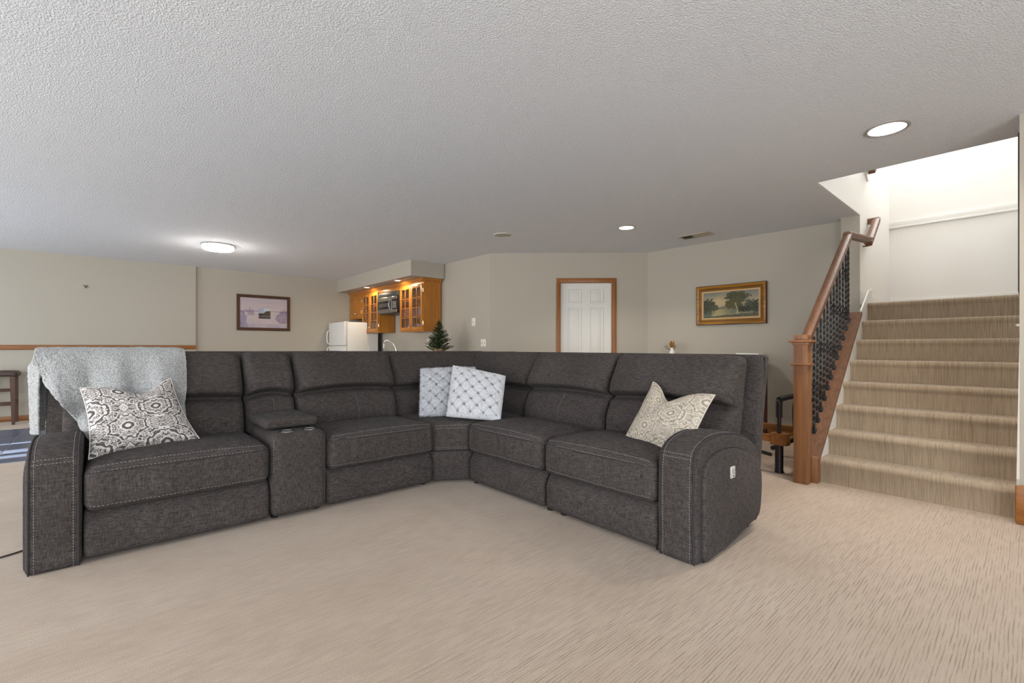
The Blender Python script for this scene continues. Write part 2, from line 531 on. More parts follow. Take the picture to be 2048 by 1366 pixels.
def dg(s, n_, z): return (K1[0] + DE.x*s + DN.x*n_, K1[1] + DE.y*s + DN.y*n_, z)
def ray_diag(px):
    a_ = (px - 1024)/920; r = Vector((math.cos(A) + a_*math.sin(A), math.sin(A) - a_*math.cos(A)))
    # K1 + DE*s = r*t
    det = DE.x*(-r.y) - DE.y*(-r.x)
    return ((-K1[0])*(-r.y) - (-K1[1])*(-r.x))/det
S0, S1 = ray_diag(1121.5), ray_diag(1223.5); DZ = 2.03
bm = NB()
Ld = (Vector(P0) - Vector(K1)).length
box(bm, 0, S0 - .004, -.14, 0, 0, H, xf=dg); box(bm, S1 + .004, Ld, -.14, 0, 0, H, xf=dg); box(bm, S0 - .004, S1 + .004, -.14, 0, DZ + .01, H, xf=dg)
struct('wall_diagonal', bm, M['wall'])
wall_seg('wall_painting', P0, P1)
for nm, a, b in (('baseboard_kitchen', K0, K1), ('baseboard_painting', P0, P1)):
    a = Vector(a); b = Vector(b); d = (b - a).normalized(); nrm = Vector((d.y, -d.x))
    if nrm.dot(a) > 0: nrm = -nrm
    bm = NB()
    def xf(s, q, z, a=a, d=d, nrm=nrm): p = a + d*s + nrm*q; return (p.x, p.y, z)
    box(bm, .02, (b - a).length, .001, .016, 0, .09, .004, xf=xf); struct(nm, bm, M['oak_y'])
bm = NB(); box(bm, 0.02, S0 - .08, .001, .016, 0, .09, xf=dg); box(bm, S1 + .08, Ld - .02, .001, .016, 0, .09, xf=dg)
struct('baseboard_diagonal', bm, M['oak'])

# door_1: white six-panel door in an oak casing
door = struct('door_1', B(S0, S1, -.075, -.04, .012, DZ, xf=dg), M['door_white'])
tag(door, 'white panelled door in an oak casing on the angled wall', 'door')
wd = S1 - S0
for (u0, u1) in ((.135, .415), (.565, .845)):
    for (z0, z1) in ((1.735, 1.935), (.93, 1.66), (.2, .80)):
        bm = NB()
        rings(bm, (u1-u0)*wd, z1 - z0, [(-.002, 0), (.006, .008), (.016, .008), (.026, .001), (.05, .007), (.06, .009)],
              lambda a, d, b, cx=S0 + wd*(u0+u1)/2, cz=(z0+z1)/2: dg(cx + a, -.0405 + d, cz + b))
        last = [v for v in bm.verts][-4:]; bm.faces.new(last)
        obj('panel', bm, M['door_white'], door, recalc=False)
bm = NB(); lathe(bm, [(0, .0), (.012, .0), (.012, .03), (.028, .045), (.028, .06), (0, .07)], (0, 0, 0), 16)
bmesh.ops.rotate(bm, cent=(0, 0, 0), matrix=Matrix.Rotation(math.pi/2, 3, 'X'), verts=bm.verts[:])
bmesh.ops.transform(bm, matrix=Matrix.Translation(dg(S0 + .065, -.04, .95)) @ Matrix.Rotation(math.atan2(DN.y, DN.x) + PI/2, 4, 'Z'), verts=bm.verts[:])
obj('door_knob', bm, M['brass'], door)
CW = .062
tr = struct('trim_2', box(NB(), S0 - CW - .006, S0 - .006, 0, .02, 0, DZ + .006, .005, xf=dg), M['oak'])
box_r = box(NB(), S1 + .006, S1 + CW + .006, 0, .02, 0, DZ + .006, .005, xf=dg); obj('casing_side', box_r, M['oak'], tr)
obj('casing_head', box(NB(), S0 - CW - .006, S1 + CW + .006, 0, .02, DZ + .006, DZ + .008 + CW, .005, xf=dg), M['oak_y'], tr)
bm = NB()
for q0, q1 in ((S0 - .006, S0 - .0005), (S1 + .0005, S1 + .006)): box(bm, q0, q1, -.12, .004, 0, DZ + .006, xf=dg)
box(bm, S0, S1, -.12, .004, DZ + .001, DZ + .006, xf=dg)
obj('jamb', bm, M['oak'], tr)
bm = NB()
for q in (S0 - CW*.62, S1 + CW*.62): box(bm, q - .012, q + .012, .019, .026, 0, DZ + .03, .004, xf=dg)
box(bm, S0 - CW*.62, S1 + CW*.62, .019, .026, DZ + .03, DZ + .054, .004, xf=dg)
obj('casing_bead', bm, M['oak'], tr)

# kitchen soffit
struct('trim_soffit', B(3.69, 4.32, 6.625, Y0 + .01, 2.225, H), M['wall']).name = 'wall_soffit'

# walls out of the picture: patio side, behind the viewer, right of the stair
bm = NB()
OP = [(-2.9, .1, 0, 0)]
for y0, y1, z0, z1 in ((YB, .2, 0, H), (.2, 4.2, 0, .4), (.2, 4.2, 2.1, H), (4.2, 5.8, 0, H), (5.8, 8.9, 2.12, H), (8.9, Y0, 0, H)):
    box(bm, XL - .1, XL, y0, y1, z0, z1)
struct('wall_west', bm, M['wall'])
pd = bpy.data.objects.new('window_1', None); C.objects.link(pd); pd['kind'] = 'structure'; W[pd] = Vector((0, 0, 0))
tag(pd, 'patio door on the west side, with added upright panels that cut the sun into bands', 'window')
for y0, y1 in ((5.8, 6.36), (6.52, 6.66), (6.86, 7.26), (7.36, 8.9)):  # unseen panels added in the door; their gaps shape the sun streaks on the tiles
    obj('sun_gap_panel', B(XL - .07, XL - .03, y0, y1, 0.02, 2.12), M['white'], pd)
struct('wall_sun_block', B(-7.2, -7.05, -1.5, 5.2, -.1, 3.9), M['oak'])  # unseen wall added outside to keep the sun out of the side window
wn = struct('window_2', B(XL - .08, XL - .02, .2, 4.2, .4, .46), M['white'])
for y in (.2, 1.5, 2.84, 4.14): obj('mullion', B(XL - .08, XL - .02, y, y + .06, .46, 2.1), M['white'], wn)
bm = NB()
for x0, x1, z0, z1 in ((XL - .1, -3, 0, H), (-3, 1.8, 0, .45), (-3, 1.8, 2.2, H), (1.8, 4.3, 0, H)): box(bm, x0, x1, YB - .1, YB, z0, z1)
struct('wall_south', bm, M['wall'])
wn = struct('window_3', B(-3, 1.8, YB - .08, YB - .02, .45, .5), M['white'])
for x in (-3, -1.4, .2, 1.74): obj('mullion', B(x, x + .06, YB - .08, YB - .02, .5, 2.2), M['white'], wn)
struct('wall_east', B(4.15, 4.27, YB, -.07, 0, H), M['wall'])
struct('baseboard_east', B(4.118, 4.149, YB, .068, 0, .236, .012), M['oak_y'])

# stairwell shell
ZT = 5.0
bm = NB(); box(bm, 4.15, 7.7, -.07, .05, 0, H); struct('wall_stair_right', bm, M['wall'])
struct('wall_stairwell_right', B(4.58, 7.7, .0305, .0495, H, ZT), M['white_wall'])
struct('wall_stairwell_front', B(4.46, 4.58, -.07, 1.385, H + .28, ZT), M['white_wall'])
struct('wall_stairwell_left', B(4.58, 7.7, 1.2155, 1.2345, H, ZT), M['white_wall'])
struct('wall_stair_end', B(6.03, 6.0335, 1.2165, 1.385, 0, H), M['wall'])
struct('wall_stair_left', B(6.0336, 7.7, 1.2155, 1.2345, 0, H - .0002), M['white_wall'])
struct('wall_stair_back', B(7.55, 7.7, .0, 1.3, 0, ZT), M['white_wall'])
struct('ceiling_stairwell', B(4.46, 7.7, -.07, 1.4, ZT, ZT + .1), M['white_wall'])
t_ = struct('trim_3', B(7.535, 7.551, .05, 1.225, 2.60, 2.665, .004), M['white'])
obj('lower_bead', B(7.528, 7.551, .05, 1.225, 2.578, 2.606, .004), M['white'], t_)
struct('baseboard_landing', B(7.537, 7.551, .05, 1.225, 1.52, 1.675, .004), M['white'])
struct('baseboard_stair', B(6.035, 7.55, 1.2035, 1.2155, 1.52, 1.67, .003), M['white'])

# ------------------------------------------------------------------ the sectional sofa
sofa = thing('sectional_sofa', 'charcoal chenille reclining corner sofa with a cupholder console, on tan carpet', 'sofa', (2.5, 3.4, 0))
FL, FR = 3.10, 2.16                                        # front planes of the two runs
def xl(s, d, z): return Vector((s, FL + d, z))             # left run, s = x
def xr(s, d, z): return Vector((FR + d, -s, z))            # right run, s = -y
def hump(t, k=2): return max(0.0, 1 - abs(t)**k)
def wob(p, f, a): return noise.noise(Vector(p)*f)*a

def bf(z, u, arch=.022, zc=.705):
    """depth of a back cushion's front face at height z; u = -1..1 across its width"""
    wgt = hump(u, 6)
    d = .545 + .30*(z - .47)
    zc = zc + arch*hump(u, 2)
    d -= .045*math.exp(-((z - .575)/.085)**2)*(.4 + .6*wgt)
    t = min(1, max(0, (z - zc)/.05)); t = t*t*(3 - 2*t)
    d -= (.085*math.exp(-((z - .80)/.13)**2))*t*(.5 + .5*wgt)
    d += .05*math.exp(-((z - zc + .004)/.017)**2)
    return d

def stitch_on(part, lines, xf, **k):
    tree = bvh(part); bm = NB()
    for ln in lines: dashes(bm, [xf(*p) for p in ln], tree, **k)
    o = obj('stitching', bm, M['thread'], part, smooth=0, recalc=False); o['kind'] = 'stuff'; return o

def piping_on(part, lines, xf, r=.0035, off=.001):
    tree = bvh(part); bm = NB()
    for ln in lines:
        pts = []
        for p in ln:
            loc, n_, i, d = tree.find_nearest(xf(*p)); pts.append(loc + n_*off)
        tube(bm, pts, r, 6)
    return obj('piping', bm, M['piping'], part)

def lin(a, b, n=14): return [tuple(a[k] + (b[k] - a[k])*i/n for k in range(3)) for i in range(n + 1)]

def seat(s0, s1, xf, top=.475, seed=0, double=True):
    c, hw = (s0 + s1)/2, (s1 - s0)/2
    def df(p):
        u = (p.x - c)/hw; v = min(1, max(0, p.y/.62))
        fr = max(0, 1 - p.y/.12) if p.y < .12 else 0
        z = p.z
        if z > .36: z += .040*hump(u, 3)*math.sin(PI*min(1, .22 + v*.8)) + wob((p.x + seed, p.y, z), 9, .004)
        y = p.y
        if p.y < .1: y -= .012*hump(u, 4)*math.sin(PI*min(1, max(0, (p.z - .25)/.22)))
        if p.y < .06:                                       # gathers on the front band
            y += wob((p.x*26 + seed, 0, p.z*2.2), 1, .008)*hump((p.z - .35)/.1, 2)
        return (p.x, y, z)
    bm = rbox(NB(), s0 + .004, s1 - .004, -.036, .66, .25, top, .05, (44, 16, 10), df, xf, 4)
    o = obj('seat_cushion', bm, M['sofa'], sofa, smooth=180)
    lines = [lin((s0 + .02, -.046, top - .018), (s1 - .02, -.046, top - .018)),
             lin((s0 + .02, -.036, .283), (s1 - .02, -.036, .283))]
    if double: lines.append(lin((s0 + .02, -.034, top + .022), (s1 - .02, -.034, top + .022)))
    stitch_on(o, lines, xf)
    piping_on(o, [lin((s0 + .012, -.022, top - .03), (s1 - .012, -.022, top - .03), 24)], xf)
    # footrest panel below
    def dfp(p):
        u = (p.x - c)/hw; y = p.y
        if p.y < .08:
            y += .055*max(0, (p.z - .17)/.09)**1.4
            y += wob((p.x*19 + seed*3, 0, p.z*3), 1, .009)*max(0, min(1, (p.z - .06)/.12))*hump(u, 8)
            y -= .006*hump(u, 4)
            y += .012*max(0, (.06 - p.z)/.05)
        return (p.x, y, p.z)
    bm = rbox(NB(), s0 + .003, s1 - .003, -.018, .16, .018, .262, .028, (40, 3, 14), dfp, xf, 3)
    obj('footrest_panel', bm, M['sofa'], sofa, smooth=180)
    return o

def back(s0, s1, xf, seed=0, ztop=1.022, arch=.022, seam=True, rear=.86, zc=.705, d_shift=0):
    c, hw = (s0 + s1)/2, (s1 - s0)/2
    def df(p):
        u = (p.x - c)/hw
        f = 1 - (p.y - .60)/.20; f = min(1, max(0, f))          # 1 at the front face, 0 at the rear
        front = bf(p.z, u, arch, zc) + d_shift; rr = rear + .20*(p.z - 1.0)
        e = (p.y - .60)
        y = front*f + rr*(1 - f) if f < 1 else front
        # keep the rounded rim round
        if p.z > .97: y = y + 0
        y += wob((p.x*3 + seed, 2, p.z*3), 2.2, .008)*f
        # pinched gathers at the two ends of the crease
        k = math.exp(-((abs(u) - 1)/.12)**2)*math.exp(-((p.z - zc)/.09)**2)
        y += k*wob((p.x*8, seed, p.z*70), 1, .016)*f + .010*math.exp(-((p.z - zc - .02)/.05)**2)*noise.noise(Vector((p.x*28, seed, p.z*6)))*f*(.3 + abs(u))
        z = p.z + .010*hump(u, 2)*(1 if p.z > .9 else 0) + (wob((p.x*4 + seed, 0, 0), 1, .006) if p.z > .9 else 0)
        return (p.x, y, z)
    bm = rbox(NB(), s0 + .004, s1 - .004, .60, .80, .43, ztop, .052, (26, 5, 60), df, xf, 4)
    o = obj('back_cushion', bm, M['sofa'], sofa, smooth=180)
    if seam:
        for q in seam if isinstance(seam, tuple) else (0,):
            ss = c + q
            ln = [(ss, bf(z_, q/hw, arch, zc) + d_shift - .002, z_) for z_ in [.46 + .24*i/14 for i in range(15)]]
            piping_on(o, [ln], xf, .0018, -.0006)
            stitch_on(o, [[(ss + .012, d, z_) for s_, d, z_ in ln]], xf, r=.0009)
    return o

# --- arms: side profile (depth, height) fitted to the near arm
arm_prof = [(-.004, .004), (-.012, .11), (-.016, .25), (-.014, .40), (-.006, .50), (.018, .548), (.07, .578), (.16, .600), (.28, .605), (.42, .592), (.56, .562), (.68, .515),
            (.755, .462), (.782, .40), (.784, .30), (.772, .19), (.752, .11), (.70, .062), (.55, .04), (.35, .008), (.15, .001)]
arm_loop = [tuple(p) for p in smooth_loop([Vector((a, b)) for a, b in arm_prof], 4)]
def arm(s_in, s_out, xf, proud=.022):
    a, b = min(s_in, s_out), max(s_in, s_out); sgn = 1 if s_out > s_in else -1
    # strap over front and top
    def df(s, d, z):
        u = (2*s - a - b)/(b - a)
        return (s, d - .006*hump(u, 2)*(1 if d < .05 else 0), z + (.014*hump(u, 2) if z > .45 else 0))
    bm = prism(NB(), arm_loop, a, b, .022, lambda s, d, z: xf(s, d, z), 4, 6, df)
    o = obj('arm', bm, M['sofa'], sofa, smooth=50)
    # inset side panel on the outer face, with the boxing band left round it
    core = [Vector(p) for p in arm_prof]
    pan = [(.052, .012), (.040, .14), (.038, .28), (.042, .42), (.06, .475), (.13, .515), (.25, .532), (.38, .525), (.50, .500), (.62, .455), (.70, .405), (.748, .345), (.762, .27),
           (.752, .17), (.735, .11), (.69, .075), (.53, .052), (.33, .018), (.17, .010)]
    loop = [tuple(p) for p in smooth_loop([Vector(p) for p in pan], 4)]
    s_a = s_out - .02*sgn; s_b = s_out + proud*sgn
    bm = prism(NB(), loop, min(s_a, s_b), max(s_a, s_b), min(.016, proud*.7), lambda s, d, z: xf(s, d, z), 3, 2)
    p = obj('side_panel', bm, M['sofa'], sofa, smooth=50)
    bm = NB()
    tube(bm, [xf(s_out - .0*sgn, d, z) for d, z in [tuple(q) for q in inset_loop(loop, -.005)]], .0045, 6, closed=True)
    obj('piping', bm, M['piping'], p)
    # piping along both edges of the strap, then the double stitch rows
    bm = NB(); n_strap = [q for q in arm_loop if not (q[1] < .03 and q[0] > .02) and q[0] < .775]
    k0 = 0; strap = [q for q in arm_loop[:4*13]]
    for ss in (a + .012, b - .012):
        tube(bm, [xf(ss, d - .003 if d < .02 else d, z + (.004 if z > .5 else 0)) for d, z in strap], .0042, 6)
    obj('piping', bm, M['piping'], o)
    lines = [[(ss, d - .01 if d < .02 else d, z + (.012 if z > .5 else 0)) for d, z in strap] for ss in (a + .03, b - .03)]
    for zz in (.520, .545):
        lines.append(lin((a + .02, -.03, zz), (b - .02, -.03, zz)))
    stitch_on(o, lines, xf, dash=.008, gap=.006)
    return o, p

arm(-.085, -.280, xl, .010)
arm_r, side_r = arm(-1.285, -1.08, xr)
# power-switch plate with its printed buttons, on the outer face of the near arm
bm = NB()
def plate(d0, z0, wd_, ht, y0, y1, bev):
    return box(NB(), FR + d0 - wd_/2, FR + d0 + wd_/2, y0 + .010, y1 + .010, z0 - ht/2, z0 + ht/2, bev, 3)
sw = obj('switch_plate', plate(.337, .405, .052, .062, 1.039, 1.049, .004), mat('satin switch plate', srgb(206, 202, 196), .35, .3), side_r, label='pale square switch plate with printed button marks')
for dx, dz in ((-.009, .012), (.009, .012), (-.004, .002), (.006, -.004)):
    bm = NB(); tube(bm, [(FR + .337 + dx - .004, 1.0488, .405 + dz - .004), (FR + .337 + dx + .004, 1.0488, .405 + dz + .004)], .0011, 5)
    obj('button_mark', bm, M['black'], sw)
bm = NB(); lathe(bm, [(0, 0), (.004, 0), (.004, .002), (0, .002)], (0, 0, 0), 12)
bmesh.ops.rotate(bm, cent=(0, 0, 0), matrix=Matrix.Rotation(PI/2, 3, 'X'), verts=bm.verts[:]); bmesh.ops.translate(bm, vec=(FR + .339, 1.0495, .386), verts=bm.verts[:])
obj('button', bm, M['black'], sw)

# --- seats
seat(-.083, .758, xl, .475, 1)
seat(1.097, 1.915, xl, .475, 5)
seat(-2.935, -2.112, xr, .470, 9)
seat(-2.102, -1.287, xr, .470, 13)
# --- console
def dfc(p):
    u = (p.x - .9275)/.166
    return (p.x, p.y - (.006*hump(u, 4) if p.y < .05 else 0), p.z + (.006*hump(u, 2) if p.z > .45 else 0))
bm = rbox(NB(), .762, 1.093, -.035, .56, .02, .528, .048, (10, 14, 14), dfc, xl, 5)
con = obj('console', bm, M['sofa'], sofa, smooth=180)
stitch_on(con, [lin((.776, -.02, .30), (.776, -.02, .50)), lin((1.079, -.02, .06), (1.079, -.02, .50))], xl, r=.0009)
def dfl(p): return (p.x, p.y, p.z + .012*hump((p.x - .9275)/.17, 2)*(1 if p.z > .56 else 0))
bm = rbox(NB(), .752, 1.085, .105, .56, .545, .600, .024, (10, 10, 3), dfl, xl, 4)
obj('armrest_lid', bm, M['sofa'], con, smooth=180)
for cx in (.868, 1.006):
    bm = NB(); lathe(bm, [(.046, .0), (.046, .004), (.041, .006), (.037, .003), (.035, -.05), (0, -.052)], (cx, FL + .045, .531), 28)
    obj('cup_holder', bm, M['chrome'], con)
# --- backs
back(-.19, .742, xl, 2, 1.026, seam=True)
back(.748, 1.083, xl, 4, 1.026, .035, seam=True, zc=.70)
back(1.09, 1.915, xl, 6, 1.026, .03, seam=(.03,))
back(1.925, 3.0, xl, 8, 1.016, .004, seam=False, d_shift=.045)
back(-4.0, -2.94, xr, 10, 1.014, .004, seam=False, d_shift=.035)
back(-2.93, -2.075, xr, 12, 1.010, .022, seam=True)
back(-2.065, -1.165, xr, 14, 1.012, .022, seam=False)
# --- upholstered shell behind the cushions
def shell(s0, s1, xf, zt, zend=None):
    zend = zend or zt
    def df(s, d, z): return (s, d, z + (zend - zt)*(s - s0)/(s1 - s0)*(1 if z > .85 else 0))
    prof = [(.74, .06), (.80, .05), (.84, .3), (.90, .66), (.968, zt - .05), (.972, zt - .015), (.955, zt), (.90, zt), (.872, zt - .03), (.80, .62), (.745, .3)]
    loop = [tuple(p) for p in smooth_loop([Vector(p) for p in prof], 3)]
    return obj('back_shell', prism(NB(), loop, s0, s1, .018, xf, 3, 10, df), M['sofa'], sofa, smooth=60)
sh1 = shell(-.265, 3.10, xl, 1.036, 1.018)
sh2 = shell(-4.05, -1.095, xr, 1.017)
bm = NB()
tube(bm, [xl(s, .955, 1.0365 - .018*(s + .265)/3.365) for s in (-.24, .6, 1.6, 2.96)], .004, 6)
obj('piping', bm, M['piping'], sh1)
# --- corner wedge
wedge = [(1.922, 3.085), (2.04, 3.012), (2.145, 2.942), (2.76, 2.942), (2.76, 3.70), (1.922, 3.70)]
def prismz(loop, z0, z1, r, crown=0):
    cx, cy = 2.35, 3.3
    def df(s, a, b): return (s + (crown*max(0, 1 - math.hypot(a - cx, b - cy)/.5) if s > (z0 + z1)/2 else 0), a, b)
    dens = []
    for i in range(len(loop)):
        a, b = Vector(loop[i]), Vector(loop[(i+1) % len(loop)])
        for k in range(4): dens.append(tuple(a.lerp(b, k/4)))
    return prism(NB(), dens, z0, z1, r, lambda s, a, b: Vector((a, b, s)), 4, 4, df)
cs = obj('seat_cushion', prismz(wedge, .25, .478, .035), M['sofa'], sofa, smooth=60)
tree = bvh(cs); bm = NB()
for zz in (.455, .435, .285, .272):
    dashes(bm, [Vector((1.93, 3.085, zz)), Vector((2.145, 2.945, zz))], tree)
obj('stitching', bm, M['thread'], cs, smooth=0, recalc=False)['kind'] = 'stuff'
w2 = [(1.924, 3.10), (2.04, 3.024), (2.15, 2.953), (2.74, 2.953), (2.74, 3.68), (1.924, 3.68)]
obj('footrest_panel', prismz(w2, .02, .252, .02), M['sofa'], sofa, smooth=60)
# --- base rails and feet in the shadow under the seats
obj('base_frame', B(-.05, 1.9, FL + .12, FL + .78, .03, .24), M['black'], sofa)
obj('base_frame', B(FR + .12, FR + .78, 1.31, 2.93, .03, .24), M['black'], sofa)
for fx, fy in ((.80, 3.16), (1.05, 3.16), (-.02, 3.2), (2.2, 2.10), (2.2, 1.98), (2.2, 1.30), (2.20, 2.90), (2.86, 1.14), (1.86, 3.16), (-.24, 3.8), (2.9, 3.95), (.8, 3.95)):
    bm = NB(); lathe(bm, [(0, 0), (.022, 0), (.024, .004), (.020, .04), (0, .04)], (fx, fy, 0), 14)
    obj('foot', bm, M['black'], sofa)

# ------------------------------------------------------------------ cushions
def pillow_mesh(TL, TR, BL, BR, th, n=40, conc=.07, chop=0, chop_u=.55, extra=None, size=None, pw=2.6, seed=0, rc=0):
    TL, TR, BL, BR = map(Vector, (TL, TR, BL, BR))
    nrm = (BR - BL).cross(TL - BL).normalized()
    if nrm.dot(-BL) < 0: nrm = -nrm                      # towards the viewer
    wd_ = size[0] if size else ((TR - TL).length + (BR - BL).length)/2
    ht = size[1] if size else ((TL - BL).length + (TR - BR).length)/2
    bm = NB(); uvl = bm.loops.layers.uv.new('UVMap'); col = bm.loops.layers.float_color.new('Col')
    uvs = {}; cols = {}
    def P(u, v, side):
        a, b = 2*u - 1, 2*v - 1
        uu = .5 + a/2*(1 - conc*(1 - b*b)); vv = .5 + b/2*(1 - conc*(1 - a*a))
        if rc: k = 1 - rc*(a*b)**2; uu = .5 + (uu - .5)*k; vv = .5 + (vv - .5)*k
        h = th*max(0, (1 - abs(a)**pw)*(1 - abs(b)**pw))**.55
        p = BL.lerp(BR, uu).lerp(TL.lerp(TR, uu), vv)
        p = p + (TL - TR).cross(nrm)*0
        if chop:
            k = chop*max(0, v)**2.2*math.exp(-((u - chop_u)/.22)**2)
            p = p + ((BL + BR) - (TL + TR)).normalized()*k
        c = (1, 1, 1, 1); d = 0
        if extra and side > 0: d, c = extra(u*wd_, v*ht, a, b)
        elif extra: c = extra(u*wd_, v*ht, a, b)[1]
        wr = noise.noise(Vector((u*5 + seed, v*5, side)))*.010*(h/th if th else 0)
        return p + nrm*side*(h + wr) + nrm*(d*side), (u*wd_, v*ht), c
    edge = {}
    for side in (1, -1):
        grid = {}
        for i in range(n + 1):
            for j in range(n + 1):
                border = i in (0, n) or j in (0, n)
                if border and (i, j) in edge: grid[i, j] = edge[i, j]; continue
                p, uv, c = P(i/n, j/n, side)
                vtx = bm.verts.new(p); uvs[vtx] = uv; cols[vtx] = c; grid[i, j] = vtx
                if border: edge[i, j] = vtx
        for i in range(n):
            for j in range(n):
                q = (grid[i, j], grid[i+1, j], grid[i+1, j+1], grid[i, j+1])
                f = bm.faces.new(q if side > 0 else q[::-1])
                for l in f.loops: l[uvl].uv = uvs[l.vert]; l[col] = cols[l.vert]
    rim = [edge[i, 0].co.copy() for i in range(n)] + [edge[n, j].co.copy() for j in range(n)] + [edge[n - i, n].co.copy() for i in range(n)] + [edge[0, n - j].co.copy() for j in range(n)]
    return bm, rim

def pillow(name, label, corners, th, m, rim_mat=None, part_name='cushion_cover', **k):
    group = k.pop('group', None)
    bm, rim = pillow_mesh(*corners, th, **k)
    base = Vector((sum(v.co.x for v in bm.verts)/len(bm.verts), sum(v.co.y for v in bm.verts)/len(bm.verts), min(v.co.z for v in bm.verts)))
    t = thing(name, label, 'cushion', base, group)
    obj(part_name, bm, m, t, smooth=180)
    if rim_mat:
        b2 = NB(); tube(b2, rim, .0035, 6, closed=True); obj('edge_seam', b2, rim_mat, t)
    return t

def onz(px, py, z):
    a_, b_ = (px - 1024)/920, -(py - 694)/920; t = (z - 1.07)/b_
    return Vector(((math.cos(A) + a_*math.sin(A))*t, (math.sin(A) - a_*math.cos(A))*t, z))
def ony(px, py, y):
    a_, b_ = (px - 1024)/920, -(py - 694)/920; t = y/(math.sin(A) - a_*math.cos(A))
    return Vector(((math.cos(A) + a_*math.sin(A))*t, y, 1.07 + b_*t))
def onx(px, py, x):
    a_, b_ = (px - 1024)/920, -(py - 694)/920; t = x/(math.cos(A) + a_*math.sin(A))
    return Vector((x, (math.sin(A) - a_*math.cos(A))*t, 1.07 + b_*t))

pillow('throw_pillow', 'white lumbar cushion with charcoal scroll pattern, leaning on the grey throw', (ony(160, 776, 3.50), ony(341, 756, 3.53), ony(177, 919, 3.275), ony(400, 879, 3.345)), .075, M['ikat_dark'], M['ikat_dark'],
       chop=.07, chop_u=.62, conc=.085, n=44, seed=3)
pillow('throw_pillow', 'taupe scroll patterned cushion standing on a corner against the near sofa arm', (onx(1307, 763, 2.70), onx(1430, 790, 2.60), onx(1245, 882, 2.47), onx(1368, 925, 2.36)), .07, M['ikat_tan'], M['ikat_tan'],
       chop=.10, chop_u=.42, conc=.07, n=44, seed=8)

def fur(seed):
    def f(x, y, a, b):
        T = .082
        p, q = (x + y)/T/1.414 + .3*seed, (x - y)/T/1.414 + .2*seed
        du, dv = p - round(p), q - round(q)
        # tufting: ridges along both diagonals meet in dark dimples
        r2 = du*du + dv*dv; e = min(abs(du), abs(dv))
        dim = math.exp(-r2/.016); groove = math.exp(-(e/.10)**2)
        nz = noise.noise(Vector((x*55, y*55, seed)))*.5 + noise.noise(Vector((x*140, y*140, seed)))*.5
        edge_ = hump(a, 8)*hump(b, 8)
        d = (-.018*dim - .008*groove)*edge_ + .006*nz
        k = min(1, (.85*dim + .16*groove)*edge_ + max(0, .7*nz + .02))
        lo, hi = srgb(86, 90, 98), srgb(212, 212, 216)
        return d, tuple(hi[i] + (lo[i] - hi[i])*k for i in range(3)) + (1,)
    return f
def pile(t, seed, n_=20000):
    """short strands standing on the fur cushion, coloured like the fur below them"""
    src = t.children[0]; me = src.data; rnd = random.Random(seed); base = W[src]
    bm = NB(); col = bm.loops.layers.float_color.new('Col'); ca = me.color_attributes['Col'].data; polys = me.polygons
    for k in range(n_):
        p = polys[rnd.randrange(len(polys))]
        li = p.loop_start + rnd.randrange(p.loop_total); v = me.vertices[me.loops[li].vertex_index]
        cc = tuple(min(1, x*rnd.uniform(.92, 1.12)) for x in ca[li].color[:3]) + (1,)
        q = v.co.lerp(p.center, rnd.random()); nn = p.normal
        dr = (nn + Vector((rnd.uniform(-1, 1), rnd.uniform(-1, 1), rnd.uniform(-1, 1)))*.75).normalized()*rnd.uniform(.010, .018)
        sd_ = dr.cross(Vector((rnd.random(), rnd.random(), rnd.random() + .1))).normalized()*.0014
        f = bm.faces.new((bm.verts.new(q - sd_), bm.verts.new(q + sd_), bm.verts.new(q + dr)))
        for l in f.loops: l[col] = cc
    o = obj('fur_pile', bm, M['fur'], t, smooth=0, recalc=False); o['kind'] = 'stuff'
def ray(px, py, t):
    a_, b_ = (px - 1024)/920, -(py - 694)/920
    return Vector(((math.cos(A) + a_*math.sin(A))*t, (math.sin(A) - a_*math.cos(A))*t, 1.07 + b_*t))
f1 = pillow('fur_pillow', 'white tufted faux fur cushion in the sofa corner, behind the other', (ray(838, 736, 4.08), ray(954, 732, 4.22), ray(836, 835, 3.86), ray(945, 833, 3.95)), .075, M['fur'],
       n=110, conc=.055, rc=.055, extra=fur(1), pw=3.2, seed=1, group=None)
f2 = pillow('fur_pillow', 'white tufted faux fur cushion in the sofa corner, in front and tilted right', (ray(903, 727, 4.02), ray(1015, 750, 3.88), ray(889, 836, 3.72), ray(1004, 845, 3.60)), .075, M['fur'],
       n=110, conc=.055, rc=.055, extra=fur(2), pw=3.2, seed=2)

pile(f1, 1); pile(f2, 2)

